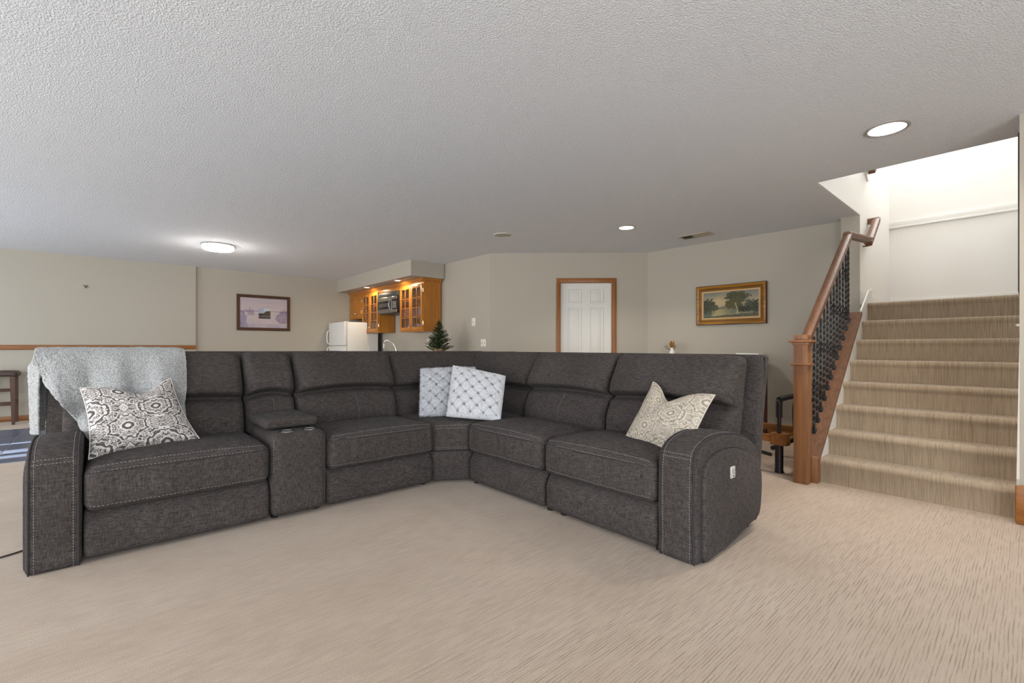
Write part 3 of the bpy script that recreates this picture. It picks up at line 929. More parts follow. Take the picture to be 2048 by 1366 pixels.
# ------------------------------------------------------------------ grey throw over the left back cushion
def throw():
    bm = NB()
    hw = (.742 + .19)/2; cs = (.742 - .19)/2
    def path(s):
        """(depth, height) pairs from the rear, over the top, down the front"""
        u = max(-1, min(1, (s - cs)/hw)); P = []
        for z in [.62 + .40*i/24 for i in range(25)]: P.append((.985 + .12*(z - 1.0) + .012, z))
        P += [(.972, 1.052), (.93, 1.060), (.88, 1.055), (.83, 1.052), (.78, 1.055), (.74, 1.050), (.70, 1.035)]
        for z in [1.012 - .52*i/60 for i in range(61)]: P.append((min(.69 - .0, bf(z, u) - .030 - (.012 if z < .75 else 0)), z))
        # bridge the crease: cloth hangs straight over it
        out = []; lo = 9
        for d, z in P:
            if z < .84 and len(out) > 35: lo = min(lo, d); d = min(d, out[-1][0] + .004)
            out.append((d, z))
        return out
    S0_, S1_ = -.305, .405
    ns = 120
    rows = []
    for i in range(ns + 1):
        t = i/ns; s = S0_ + (S1_ - S0_)*t
        P = path(s)
        L = [0]
        for a, b in zip(P, P[1:]): L.append(L[-1] + math.hypot(b[0] - a[0], b[1] - a[1]))
        # where the front edge ends: short at the left, long behind the pillow
        zend = .965 - .58*min(1, max(0, (t - .02)/.46))**.80
        zend = max(.49, zend)
        kend = max(k for k in range(len(P)) if k < 33 or P[k][1] >= zend)
        tot = L[kend]; m = 130; row = []
        for j in range(m + 1):
            q = tot*j/m
            k = 0
            while k < len(L) - 2 and L[k+1] < q: k += 1
            f = (q - L[k])/max(1e-9, L[k+1] - L[k])
            d = P[k][0] + (P[k+1][0] - P[k][0])*f; z = P[k][1] + (P[k+1][1] - P[k][1])*f
            front = max(0, min(1, (L[k] - L[31])/.25)) if k > 31 else 0
            fold = 1.9*math.sin(t*19 + 1.6*math.sin(z*5))*.017 + math.sin(t*9 + 1)*.010 + .006*math.sin(t*47 + z*9)
            d -= front*(fold + .034)
            wz = noise.noise(Vector((s*120, d*120, z*120)))*.0025 + noise.noise(Vector((s*14, d*14, z*14)))*.004
            ssx = s + front*.03*math.sin(z*7)*(t - .5) + (.09*(1 - t)**3)*front*0
            if t > .97: wz -= .003
            row.append(bm.verts.new(xl(ssx, d - wz*(1 if front > 0 else 0), z + wz*(1 if front <= 0 else .3))))
        rows.append(row)
    for a, b in zip(rows, rows[1:]):
        for j in range(len(a) - 1): bm.faces.new((a[j], a[j+1], b[j+1], b[j]))
    # flap hanging over the end of the sofa back
    fl = []
    for i in range(61):
        t = i/60; z = 1.05 - .50*t; row = []
        for j in range(41):
            q = j/40; d = 1.02 - q*.20 - .03*t
            x = -.283 - .05*math.sin(PI*q)*min(1, t*5) + .006*math.sin(q*9 + t*3) + noise.noise(Vector((d*70, z*70, 3)))*.005
            if t < .1: x += .02*(1 - t/.1)
            row.append(bm.verts.new(xl(x, d, z)))
        fl.append(row)
    for a, b in zip(fl, fl[1:]):
        for j in range(40): bm.faces.new((a[j], a[j+1], b[j+1], b[j]))
    bmesh.ops.recalc_face_normals(bm, faces=bm.faces[:])
    bmesh.ops.solidify(bm, geom=bm.faces[:], thickness=-.010)
    return bm
solid('throw_blanket', throw(), M['fleece'], 'grey sherpa fleece throw draped over the left end of the sofa back', 'blanket', (0, FL + .8, .5), smooth=180)

# ------------------------------------------------------------------ staircase
YS0, YS1 = .0645, 1.113
st = thing('staircase', 'carpeted staircase of eight beige steps rising beside the wooden banister', 'staircase', (4.25, .6, 0))
RUN, RISE = .229, .19
def nose_x(i): return 4.225 + RUN*i
for i in range(8):
    x0 = nose_x(i); z1 = RISE*(i + 1); z0 = RISE*i
    xe = nose_x(i + 1) + .03 if i < 7 else 7.536
    pr = [(x0 + .022, z0 - (.0 if i == 0 else .02)), (x0 + .022, z1 - .07), (x0 + .014, z1 - .052), (x0 + .003, z1 - .04), (x0, z1 - .024), (x0 + .006, z1 - .008), (x0 + .024, z1), (xe, z1), (xe, z0 if i == 0 else z0 - .02)]
    dens = []
    for a, b in zip(pr, pr[1:] + pr[:1]): dens.append(a)
    obj('carpeted_step', prism(NB(), dens, YS0, YS1, 0, lambda s, a, b: (a, s, b), mid=2), M['stair_carpet'], st, smooth=50)
obj('landing_edge', B(6.035, 7.536, YS1, 1.2150, 1.33, 1.52), M['stair_carpet'], st)
# white skirt board along the left of the flight
def slab(bm, pts, y0, y1):
    a = [bm.verts.new((x, y0, z)) for x, z in pts]; b = [bm.verts.new((x, y1, z)) for x, z in pts]
    bm.faces.new(a); bm.faces.new(b[::-1])
    for i in range(len(pts)): bm.faces.new((a[i], a[(i+1) % len(pts)], b[(i+1) % len(pts)], b[i]))
    return bm
def capz(x): return .195 + .8905*(x - 4.20)
obj('skirt_board', slab(NB(), [(4.19, 0), (6.03, 0), (6.03, 1.67), (5.90, 1.645), (5.57, 1.415), (4.20, capz(4.20) - .004), (4.19, .19)], 1.1131, 1.127), M['white'], st)
obj('skirt_cap', tube(NB(), [(5.57, 1.119, 1.425), (5.90, 1.119, 1.648), (6.03, 1.119, 1.672)], .007, 8), M['white'], st)
obj('skirt_board', slab(NB(), [(4.24, 0), (6.0, 0), (6.0, 1.66), (5.9, 1.64), (4.24, .25)], .0502, .0640), M['white'], st)

ban = thing('banister', 'wooden banister with square newel post and black iron balusters beside the stairs', 'banister', (4.12, 1.2, 0))
NX, NY, NW = 4.125, 1.2, .05
nw = obj('newel_post', B(NX - NW, NX + NW, NY - NW, NY + NW, 0, 1.10, .003), M['newel'], ban)
obj('neck_moulding', B(NX - NW - .016, NX + NW + .016, NY - NW - .016, NY + NW + .016, .925, .943, .005), M['newel'], nw)
bm = NB(); box(bm, NX - NW - .010, NX + NW + .010, NY - NW - .010, NY + NW + .010, 1.085, 1.105, .004)
box(bm, NX - NW - .028, NX + NW + .028, NY - NW - .028, NY + NW + .028, 1.105, 1.125, .005)
obj('cap_moulding', bm, M['newel'], nw)
obj('cap', B(NX - NW + .003, NX + NW - .003, NY - NW + .003, NY + NW - .003, 1.125, 1.165, .004), M['newel'], nw)
obj('plinth_block', B(NX + NW, 4.25, NY - .09, NY + .05, 0, .205, .003), M['newel'], ban)
# sloping wooden curb that carries the balusters; knee wall below
obj('curb_rail', slab(NB(), [(4.19, capz(4.19) - .03), (5.57, 1.385), (5.57, 1.415), (4.19, capz(4.19))], 1.104, 1.275), M['rail'], ban)
obj('stringer', slab(NB(), [(4.25, .02), (6.03, .02), (6.03, 1.385), (5.57, 1.385), (4.25, capz(4.25) - .03)], 1.1275, 1.255), M['rail'], ban)
bm = NB(); lo_ = [bm.verts.new((x, y, 1.386)) for x, y in ((5.571, 1.104), (6.029, 1.215), (6.029, 1.275), (5.571, 1.275))]; hi_ = [bm.verts.new((v.co.x, v.co.y, 1.415)) for v in lo_]
bm.faces.new(lo_); bm.faces.new(hi_)
for k in range(4): bm.faces.new((lo_[k], lo_[(k+1) % 4], hi_[(k+1) % 4], hi_[k]))
obj('curb_end', bm, M['rail'], ban)
# handrail
def rz(x): return 1.118 + .815*(x - 4.17)
RP = smooth_loop([Vector(p) for p in ((-.030, 0), (-.030, .022), (-.036, .032), (-.034, .052), (-.018, .064), (.018, .064), (.034, .052), (.036, .032), (.030, .022), (.030, 0))], 1)
def rail_run(pts):
    bm = NB(); pts = [Vector(p) for p in pts]; rows = []
    for i, p in enumerate(pts):
        t = ((pts[min(i+1, len(pts)-1)] - p).normalized() + (p - pts[max(i-1, 0)]).normalized()).normalized()
        side = t.cross(Vector((0, 0, 1)));  side = side.normalized() if side.length > .05 else Vector((0, -1, 0))
        up = side.cross(t)
        k = 1.0
        if 0 < i < len(pts) - 1: k = 1/max(.5, t.dot((pts[i+1] - p).normalized()))
        rows.append([bm.verts.new(p + side*q.x*k + up*q.y) for q in RP])
    for a, b in zip(rows, rows[1:]):
        for i in range(len(RP)): bm.faces.new((a[i], a[(i+1) % len(RP)], b[(i+1) % len(RP)], b[i]))
    bm.faces.new(rows[0]); bm.faces.new(rows[-1]); return bm
obj('handrail', rail_run([(4.172, 1.2, rz(4.172) - .06), (5.50, 1.2, rz(5.50) - .06)]), M['rail'], ban)
obj('handrail_turn', rail_run([(5.46, 1.205, rz(5.50) - .062), (5.58, 1.195, rz(5.50) - .05), (6.06, 1.135, rz(5.50) - .035)]), M['rail'], ban)
obj('wall_rail', rail_run([(6.03, 1.14, 2.135), (6.42, 1.14, 2.455)]), M['rail'], ban)
obj('rail_return', rail_run([(6.395, 1.115, 2.44), (6.395, 1.2150, 2.44)]), M['rail'], ban)
obj('rail_bracket', tube(NB(), [(6.16, 1.2150, 2.16), (6.16, 1.16, 2.16), (6.16, 1.14, 2.235)], .007, 8), M['iron'], ban)
# balusters: twisted square bars with wrought baskets; one mesh per kind
def bar_mesh(kind, Lb):
    bm = NB(); hs = .0076; nseg = 46; rows = []
    for k in range(nseg + 1):
        t = k/nseg; z = Lb*t
        tw = 0 if z < .07 or z > Lb - .07 else (z - .07)/.052*PI/2
        rows.append([bm.verts.new((hs*1.414*math.cos(tw + PI/4 + PI/2*q), hs*1.414*math.sin(tw + PI/4 + PI/2*q), z)) for q in range(4)])
    for a, b in zip(rows, rows[1:]):
        for q in range(4): bm.faces.new((a[q], a[(q+1) % 4], b[(q+1) % 4], b[q]))
    return finish(bm, 'baluster')
def basket_mesh():
    bm = NB()
    for q in range(4):
        pts = []
        for k in range(13):
            t = k/12; r = .005 + .021*math.sin(PI*t)**.8; a = PI/2*q + PI*t
            pts.append((r*math.cos(a), r*math.sin(a), -.045 + .09*t))
        tube(bm, pts, .0032, 5)
    for z in (-.052, .046):
        box(bm, -.0095, .0095, -.0095, .0095, z - .006, z + .010, .003)
    return finish(bm, 'basket')
def shoe_mesh():
    bm = NB(); box(bm, -.017, .017, -.017, .017, -.012, .026, .003); box(bm, -.013, .013, -.013, .013, .026, .038, .004)
    return finish(bm, 'shoe')
LB = .79
bar_m, basket_m, shoe_m = bar_mesh(0, LB), basket_mesh(), shoe_mesh()
sx = [4.395, 4.485, 4.575, 4.675, 4.77, 4.87, 4.965, 5.065, 5.165, 5.27, 5.375, 5.465]
for i, x in enumerate(sx):
    z = capz(x) - .002
    b_ = obj('baluster', bar_m, M['iron'], ban, at=(x, 1.195, z), smooth=30)
    obj('shoe', shoe_m, M['iron'], b_, at=(x, 1.195, z), smooth=30)
    for h in ({0: (.36,), 2: (.17, .54)}.get(i % 4, ())):
        obj('basket', basket_m, M['iron'], b_, at=(x, 1.195, z + h), smooth=60)

# things on the stairwell walls
solid('wall_hanging', box(NB(), 4.50, 4.92, .0505, .0615, 1.44, 2.9, .003), M_wood('dark carved frame', srgb(40, 30, 26), srgb(86, 72, 62), .5, 'z', 3), 'tall dark picture seen edge-on at the right side of the stairwell', 'picture', (4.7, .064, 1.44))
hk = thing('handrail_bracket', 'small pale bracket low on the right stairwell wall', 'bracket', (4.9, .05, 1.22))
obj('arm', tube(NB(), [(4.9, .051, 1.225), (4.9, .066, 1.225), (4.9, .070, 1.235)], .010, 8), M['plastic'], hk)
obj('mounting_plate', B(4.87, 4.93, .0505, .056, 1.20, 1.25, .002), M['plastic'], hk)
ur = thing('upper_handrail', 'short end of the upper handrail peeking under the ceiling edge', 'handrail', (6.3, 1.2, 2.9))
obj('rail', rail_run([(6.28, 1.16, 2.965), (6.05, 1.16, 3.16)]), M['rail'], ur)
obj('skirt_end', slab(NB(), [(6.33, 2.90), (6.10, 3.10), (6.10, 3.14), (6.35, 2.97)], 1.2, 1.2150), M['white'], ur)

# ------------------------------------------------------------------ kitchen
def front_door(parent, y0, y1, z0, z1, x, glass, knob_y):
    """frame-and-panel door facing -x; returns the door part"""
    f = .055; bm = NB()
    box(bm, x - .02, x, y0, y0 + f, z0, z1, .003); box(bm, x - .02, x, y1 - f, y1, z0, z1, .003)
    box(bm, x - .02, x, y0 + f, y1 - f, z0, z0 + f, .003); box(bm, x - .02, x, y0 + f, y1 - f, z1 - f, z1, .003)
    d = obj('door', bm, M['cab'], parent)
    if glass:
        mb = NB(); ym = (y0 + y1)/2
        box(mb, x - .018, x - .004, ym - .007, ym + .007, z0 + f, z1 - f, .002)
        for k in (1, 2, 3):
            zz = z0 + f + (z1 - z0 - 2*f)*k/4
            box(mb, x - .018, x - .004, y0 + f, y1 - f, zz - .007, zz + .007, .002)
        obj('muntins', mb, M['cab_y'], d)
        ys = (y0 + f, ym, y1 - f)
        for a in range(2):
            for k in range(4):
                za = z0 + f + (z1 - z0 - 2*f)*k/4; zb = z0 + f + (z1 - z0 - 2*f)*(k + 1)/4
                obj('pane', B(x - .012, x - .009, ys[a], ys[a+1], za, zb), M['glass'], d)
    else:
        bm = NB(); rings(bm, y1 - y0 - 2*f, z1 - z0 - 2*f, [(-.002, -.004), (.008, -.006), (.03, .0), (.034, .002)], lambda a, q, b: (x - .012 - q, (y0 + y1)/2 + a, (z0 + z1)/2 + b))
        bm.faces.new(list(bm.verts)[-4:]); obj('raised_panel', bm, M['cab'], d)
    bm = NB(); lathe(bm, [(0, 0), (.006, 0), (.006, .012), (.014, .020), (.012, .028), (0, .030)], (0, 0, 0), 14)
    bmesh.ops.rotate(bm, cent=(0, 0, 0), matrix=Matrix.Rotation(-PI/2, 3, 'Y'), verts=bm.verts[:]); bmesh.ops.translate(bm, vec=(x - .02, knob_y, z0 + .085), verts=bm.verts[:])
    obj('knob', bm, M['brass'], d)
    return d
XW = 4.308
def cabinet(name, label, y0, y1, z0, z1, xf_, glass):
    t = thing(name, label, 'cabinet', ((xf_ + XW)/2, (y0 + y1)/2, z0), 'oak wall cabinets')
    tk = .018; bm = NB()
    box(bm, xf_, XW, y0, y0 + tk, z0, z1); box(bm, xf_, XW, y1 - tk, y1, z0, z1)
    box(bm, xf_, XW, y0 + tk, y1 - tk, z0, z0 + tk); box(bm, xf_, XW, y0 + tk, y1 - tk, z1 - tk, z1); box(bm, XW - .01, XW, y0 + tk, y1 - tk, z0 + tk, z1 - tk)
    obj('carcass', bm, M['cab'], t)
    bm = NB(); box(bm, xf_ - .018, xf_ + .002, y0, y0 + .035, z0, z1); box(bm, xf_ - .018, xf_ + .002, y1 - .035, y1, z0, z1)
    box(bm, xf_ - .018, xf_ + .002, y0 + .035, y1 - .035, z0, z0 + .035); box(bm, xf_ - .018, xf_ + .002, y0 + .035, y1 - .035, z1 - .05, z1)
    obj('face_frame', bm, M['cab'], t)
    ym = (y0 + y1)/2
    a = front_door(t, y0 + .022, ym - .002, z0 + .022, z1 - .035, xf_ - .019, glass, ym - .03)
    b = front_door(t, ym + .002, y1 - .022, z0 + .022, z1 - .035, xf_ - .019, glass, ym + .03)
    for yy, dd in ((y0 + .018, a), (y1 - .018, b)):
        for zz in (z0 + .14, z1 - .14): obj('hinge', tube(NB(), [(xf_ - .024, yy, zz - .03), (xf_ - .024, yy, zz + .03)], .006, 8), M['brass'], dd)
    if glass:
        for k in (1, 2): obj('shelf', B(xf_ + .03, XW - .011, y0 + tk, y1 - tk, z0 + (z1 - z0)*k/3 - .008, z0 + (z1 - z0)*k/3 + .008), M['cab_y'], t)
    return t
CZ = 2.165
cabinet('wall_cabinet', 'honey oak wall cabinet with two solid doors above the white fridge', 9.16, 9.765, 1.655, CZ, 3.995, False)
cabinet('wall_cabinet', 'honey oak wall cabinet with glass doors between fridge and microwave', 8.375, 9.155, 1.35, CZ, 3.995, True)
cabinet('wall_cabinet', 'large honey oak glass-door wall cabinet right of the microwave, behind the fir', 6.71, 7.53, 1.335, CZ, 3.995, True)
cr = thing('crown_moulding', 'oak crown moulding running along the tops of the wall cabinets', 'moulding', (3.95, 8.2, CZ))
crp = [(0, 0), (-.010, 0), (-.014, .012), (-.03, .022), (-.05, .045), (-.056, .058), (0, .058)]
obj('front_run', prism(NB(), [(3.976 + a, CZ - .002 + b) for a, b in crp], 6.655, 9.765, 0, lambda s, a, b: (a, s, b), mid=1), M['cab_y'], cr, smooth=30)
obj('end_return', prism(NB(), [(6.71 + a, CZ - .002 + b) for a, b in crp], 3.92, XW, 0, lambda s, a, b: (s, a, b), mid=1), M['cab'], cr, smooth=30)
obj('valance', B(3.978, 3.99, 7.535, 8.37, 2.09, CZ, .002), M['cab_y'], cr)

mw = thing('microwave', 'stainless over-the-range microwave between the two glass-door cabinets', 'microwave', (4.1, 7.95, 1.69))
my0, my1, mz0, mz1, mx = 7.555, 8.35, 1.70, 2.085, 3.93
obj('body', B(mx + .03, XW, my0, my1, mz0, mz1 + .004, .004), M['black'], mw)
obj('top_vent', B(mx + .004, mx + .032, my0 + .002, my1, 2.005, mz1, .003), mat('grey vent', srgb(86, 88, 92), .4, .6), mw)
dr = obj('door', B(mx - .004, mx + .032, my0 + .20, my1, mz0 + .004, 2.0, .006), M['steel'], mw)
obj('window', B(mx - .008, mx - .003, my0 + .245, my1 - .02, mz0 + .075, 1.925, .002), M['dark_glass'], dr)
obj('window_mesh', B(mx - .010, mx - .0075, my0 + .32, my1 - .08, mz0 + .115, 1.885, .001), mat('grey mesh', srgb(78, 76, 74), .3), dr)
obj('handle', tube(NB(), smooth_loop([Vector(p) for p in ((mx - .005, my0 + .225, 1.745), (mx - .035, my0 + .225, 1.77), (mx - .05, my0 + .225, 1.85), (mx - .035, my0 + .225, 1.93), (mx - .005, my0 + .225, 1.955))], 5, False), .009, 10), M['steel'], dr)
cp = obj('control_panel', B(mx - .003, mx + .032, my0, my0 + .195, mz0 + .004, 2.0, .006), M['dark_glass'], mw)
obj('trim_strip', B(mx - .006, mx - .002, my0 + .001, my0 + .197, mz0 + .004, mz0 + .055, .002), M['steel'], cp)
obj('trim_strip', B(mx - .006, mx - .002, my0 + .001, my0 + .197, 1.945, 1.998, .002), M['steel'], cp)
for k in range(4):
    for j in range(3): obj('key', B(mx - .006, mx - .002, my0 + .035 + .045*j, my0 + .065 + .045*j, 1.785 + .03*k, 1.803 + .03*k, .001), mat('grey key', srgb(150, 150, 150), .5) if (k, j) == (0, 0) else bpy.data.materials['grey key'], cp)
obj('underside_grille', B(mx + .03, XW - .02, my0 + .04, my1 - .04, mz0 - .012, mz0 + .001), mat('filter', srgb(90, 90, 92), .4, .8), mw)

fr = thing('refrigerator', 'white top-freezer refrigerator against the back wall beside oak cabinets', 'refrigerator', (3.85, 9.33, 0))
fy0, fy1, fx = 8.905, 9.74, 3.50
bm = NB(); box(bm, fx + .065, 3.968, fy0, fy1, .05, 1.565, .006); box(bm, 3.9681, 4.20, fy0, fy1, .05, 1.345)
obj('cabinet_body', bm, M['fridge'], fr)
for nm, z0, z1 in (('freezer_door', 1.10, 1.568), ('fridge_door', .08, 1.09)):
    d = obj(nm, B(fx, fx + .06, fy0 + .001, fy1 - .001, z0, z1, .012, 3), M['fridge'], fr)
    hz = (1.14, 1.40) if nm[2] == 'e' and nm.startswith('free') else (.60, 1.05)
    obj('handle', tube(NB(), smooth_loop([Vector(p) for p in ((fx + .005, fy1 - .03, hz[0]), (fx - .035, fy1 - .03, hz[0] + .02), (fx - .042, fy1 - .03, (hz[0]+hz[1])/2), (fx - .035, fy1 - .03, hz[1] - .02), (fx + .005, fy1 - .03, hz[1]))], 5, False), .013, 10), M['fridge'], d)
obj('back_panel', B(4.2005, 4.235, fy0 - .002, fy1, .05, 1.34), M['black'], fr, label='black back panel')
obj('kick_grille', B(fx + .03, fx + .07, fy0, fy1, 0, .05), M['black'], fr)
obj('hinge_cover', B(fx + .015, fx + .09, fy0 + .01, fy0 + .05, 1.565, 1.577, .003), M['fridge'], fr)

bc = thing('base_cabinet', 'oak base cabinet run along the kitchen wall, hidden behind the sofa', 'cabinet', (4.0, 7.35, 0))
obj('carcass', B(3.74, XW - .02, 6.05, 8.86, .09, .87), M['cab'], bc)
obj('toe_kick', B(3.80, XW - .02, 6.06, 8.86, 0, .09), M['black'], bc)
for k in range(5):
    y0 = 6.06 + k*.56
    d = obj('door', B(3.72, 3.739, y0 + .006, y0 + .554, .11, .70, .003), M['cab'], bc)
    obj('knob', lathe(NB(), [(0, 0), (.012, 0), (.014, .01), (0, .016)], (3.712, y0 + .28, .62), 10), M['brass'], d)
    obj('drawer', B(3.72, 3.739, y0 + .006, y0 + .554, .715, .86, .003), M['cab'], bc)
solid('worktop', B(3.70, XW - .001, 6.03, 8.88, .872, .91, .004), mat('speckled laminate', srgb(150, 142, 132), .35), 'beige laminate worktop on the kitchen base cabinets', 'worktop', (4.0, 7.4, .872))
fa = thing('kitchen_faucet', 'chrome gooseneck faucet rising behind the sofa back', 'faucet', (4.12, 7.97, .91))
obj('neck', tube(NB(), smooth_loop([Vector(p) for p in ((4.12, 7.955, .925), (4.11, 7.962, 1.04), (4.075, 7.99, 1.13), (4.03, 8.04, 1.18), (3.99, 8.09, 1.195), (3.965, 8.125, 1.17), (3.962, 8.14, 1.125))], 6, False), .010, 10), M['chrome'], fa)
obj('spray_head', tube(NB(), [(3.962, 8.141, 1.135), (3.961, 8.146, 1.05)], .016, 12), M['plastic'], fa)
obj('base', lathe(NB(), [(0, 0), (.03, 0), (.03, .008), (.018, .02), (.016, .05), (0, .05)], (4.12, 7.955, .91), 18), M['chrome'], fa)
obj('lever', tube(NB(), [(4.12, 7.90, .94), (4.10, 7.87, 1.0)], .007, 8), M['chrome'], fa)

# dishes seen through the right glass doors
mug = mat('white china', srgb(226, 228, 234), .3); blue = mat('blue china', srgb(120, 134, 166), .3)
def cup(y, x, z, r, h, mm, nm, lab, cat):
    solid(nm, lathe(NB(), [(0, .004), (r*.7, .0), (r*.8, .006), (r, h), (r - .004, h), (r*.75, .01), (0, .01)], (x, y, z), 18), mm, lab, cat, (x, y, z), 'dishes in the glass-door cabinet')
cup(6.86, 4.08, 1.3535, .065, .07, mug, 'bowl', 'white china bowl behind the lowest right pane of the large glass-door cabinet', 'bowl')
cup(7.02, 4.07, 1.3535, .045, .12, blue, 'tumbler', 'blue china tumbler beside the white bowl in the glass-door cabinet', 'cup')
cup(7.28, 4.07, 1.3535, .07, .10, mug, 'bowl', 'taller white bowl at the left of the large glass-door cabinet, lowest shelf', 'bowl')
cup(6.98, 4.08, 1.62, .05, .13, blue, 'tumbler', 'blue tumbler standing on the middle shelf of the large glass-door cabinet', 'cup')

# fir tree on the worktop end
tr_ = thing('potted_fir', 'small dark green fir tree in front of the right oak cabinet', 'plant', (3.9, 6.12, .91))
obj('pot', lathe(NB(), [(0, 0), (.07, 0), (.09, .12), (.095, .12), (.095, .135), (.08, .135), (.078, .12), (0, .115)], (3.9, 6.12, .911), 20), mat('burlap pot', srgb(150, 126, 96), .9), tr_)
obj('trunk', tube(NB(), [(3.9, 6.12, 1.02), (3.902, 6.118, 1.25), (3.9, 6.12, 1.46)], lambda i: (.012, .008, .003)[i], 6), M['walnut'], tr_)
bm = NB(); rnd = random.Random(5)
for lv in range(19):
    t = lv/18; zc = .99 + .46*t; Rr = .195*(1 - t)**.85 + .014; nb = int(12 - 6*t)
    for k in range(nb):
        az = rnd.random()*6.28 + k*6.283/nb; L_ = Rr*rnd.uniform(.75, 1.12)
        d = Vector((math.cos(az), math.sin(az), 0))
        br = [Vector((3.9, 6.12, zc)) + d*L_*q + Vector((0, 0, .10*L_*math.sin(q*2.4) + .35*L_*q*q)) for q in (0, .35, .7, 1)]
        tube(bm, br, .0022, 4)
        for q in range(int(14 + L_*330)):
            f = rnd.random(); i = min(2, int(f*3)); p = br[i].lerp(br[i+1], f*3 - i)
            n_ = (d*rnd.uniform(.5, 1.0) + Vector((rnd.uniform(-1, 1), rnd.uniform(-1, 1), rnd.uniform(-.5, .9)))).normalized()*rnd.uniform(.02, .034)
            s_ = n_.cross(Vector((rnd.random(), rnd.random(), 1))).normalized()*.0038
            bm.faces.new((bm.verts.new(p - s_), bm.verts.new(p + s_), bm.verts.new(p + n_)))
for q in range(40):
    p = Vector((3.9, 6.12, 1.44 + .05*rnd.random())); n_ = Vector((rnd.uniform(-.6, .6), rnd.uniform(-.6, .6), 1)).normalized()*.024; s_ = Vector((.0026, 0, 0))
    bm.faces.new((bm.verts.new(p - s_), bm.verts.new(p + s_), bm.verts.new(p + n_)))
fo = obj('foliage', bm, M['fir'], tr_, smooth=0, recalc=False); fo['kind'] = 'stuff'

# ------------------------------------------------------------------ wall plates and hook
XK = 4.325
def kx(y): return K0[0] + (K1[0] - K0[0])*(K0[1] - y)/(K0[1] - K1[1])
def wplate(name, label, y0, y1, z0, z1, toggles):
    x = kx((y0 + y1)/2)
    t = thing(name, label, 'switch' if 'switch' in name or 'thermo' in name else 'outlet', (x, (y0+y1)/2, z0))
    obj('cover_plate', B(x - .008, x - .001, y0, y1, z0, z1, .003), M['plastic'], t)
    for (yy, zz, w_, h_) in toggles: obj('toggle', B(x - .014, x - .0075, yy - w_, yy + w_, zz - h_, zz + h_, .002), mat('toggle', srgb(170, 164, 152), .5), t)
wplate('thermostat', 'slim ivory wall control above the double switch, right of the oak cabinets', 5.765, 5.86, 1.40, 1.527, [(5.815, 1.46, .008, .012)])
wplate('light_switch', 'ivory double switch plate low on the wall near the corner', 5.50, 5.63, 1.075, 1.19, [(5.535, 1.13, .006, .012), (5.595, 1.13, .006, .012)])
wplate('wall_outlet', 'ivory outlet plate on the kitchen wall, left of the fir', 7.12, 7.19, 1.09, 1.21, [(7.155, 1.13, .012, .012), (7.155, 1.17, .012, .012)])
hk = thing('wall_hook', 'small grey metal hook alone on the left wall', 'hook', (-.227, Y0 - .05, 1.98))
obj('plate', B(-.255, -.2, Y0 - .052, Y0 - .0455, 2.01, 2.03, .002), mat('dull bronze', srgb(120, 112, 102), .5, .4), hk)
obj('prong', tube(NB(), [(-.227, Y0 - .05, 2.012), (-.227, Y0 - .075, 1.985), (-.227, Y0 - .085, 1.99)], .009, 8), bpy.data.materials['dull bronze'], hk)

# ------------------------------------------------------------------ pictures
def canvas(name, w_, h_, nx, ny, fn, xf, m, parent):
    bm = NB(); col = bm.loops.layers.float_color.new('Col'); vs = {}
    for i in range(nx + 1):
        for j in range(ny + 1): vs[i, j] = bm.verts.new(xf(-w_/2 + w_*i/nx, 0, -h_/2 + h_*j/ny))
    for i in range(nx):
        for j in range(ny):
            f = bm.faces.new((vs[i, j], vs[i+1, j], vs[i+1, j+1], vs[i, j+1]))
            for l, (a, b) in zip(f.loops, ((i, j), (i+1, j), (i+1, j+1), (i, j+1))): l[col] = (*fn(a/nx, b/ny), 1)
    bm.normal_update()
    return obj(name, bm, m, parent, smooth=0, recalc=False)
def nz(u, v, f, s=0): return noise.noise(Vector((u*f, v*f, s)))
def lerp3(a, b, t): t = max(0, min(1, t)); return tuple(a[i] + (b[i] - a[i])*t for i in range(3))

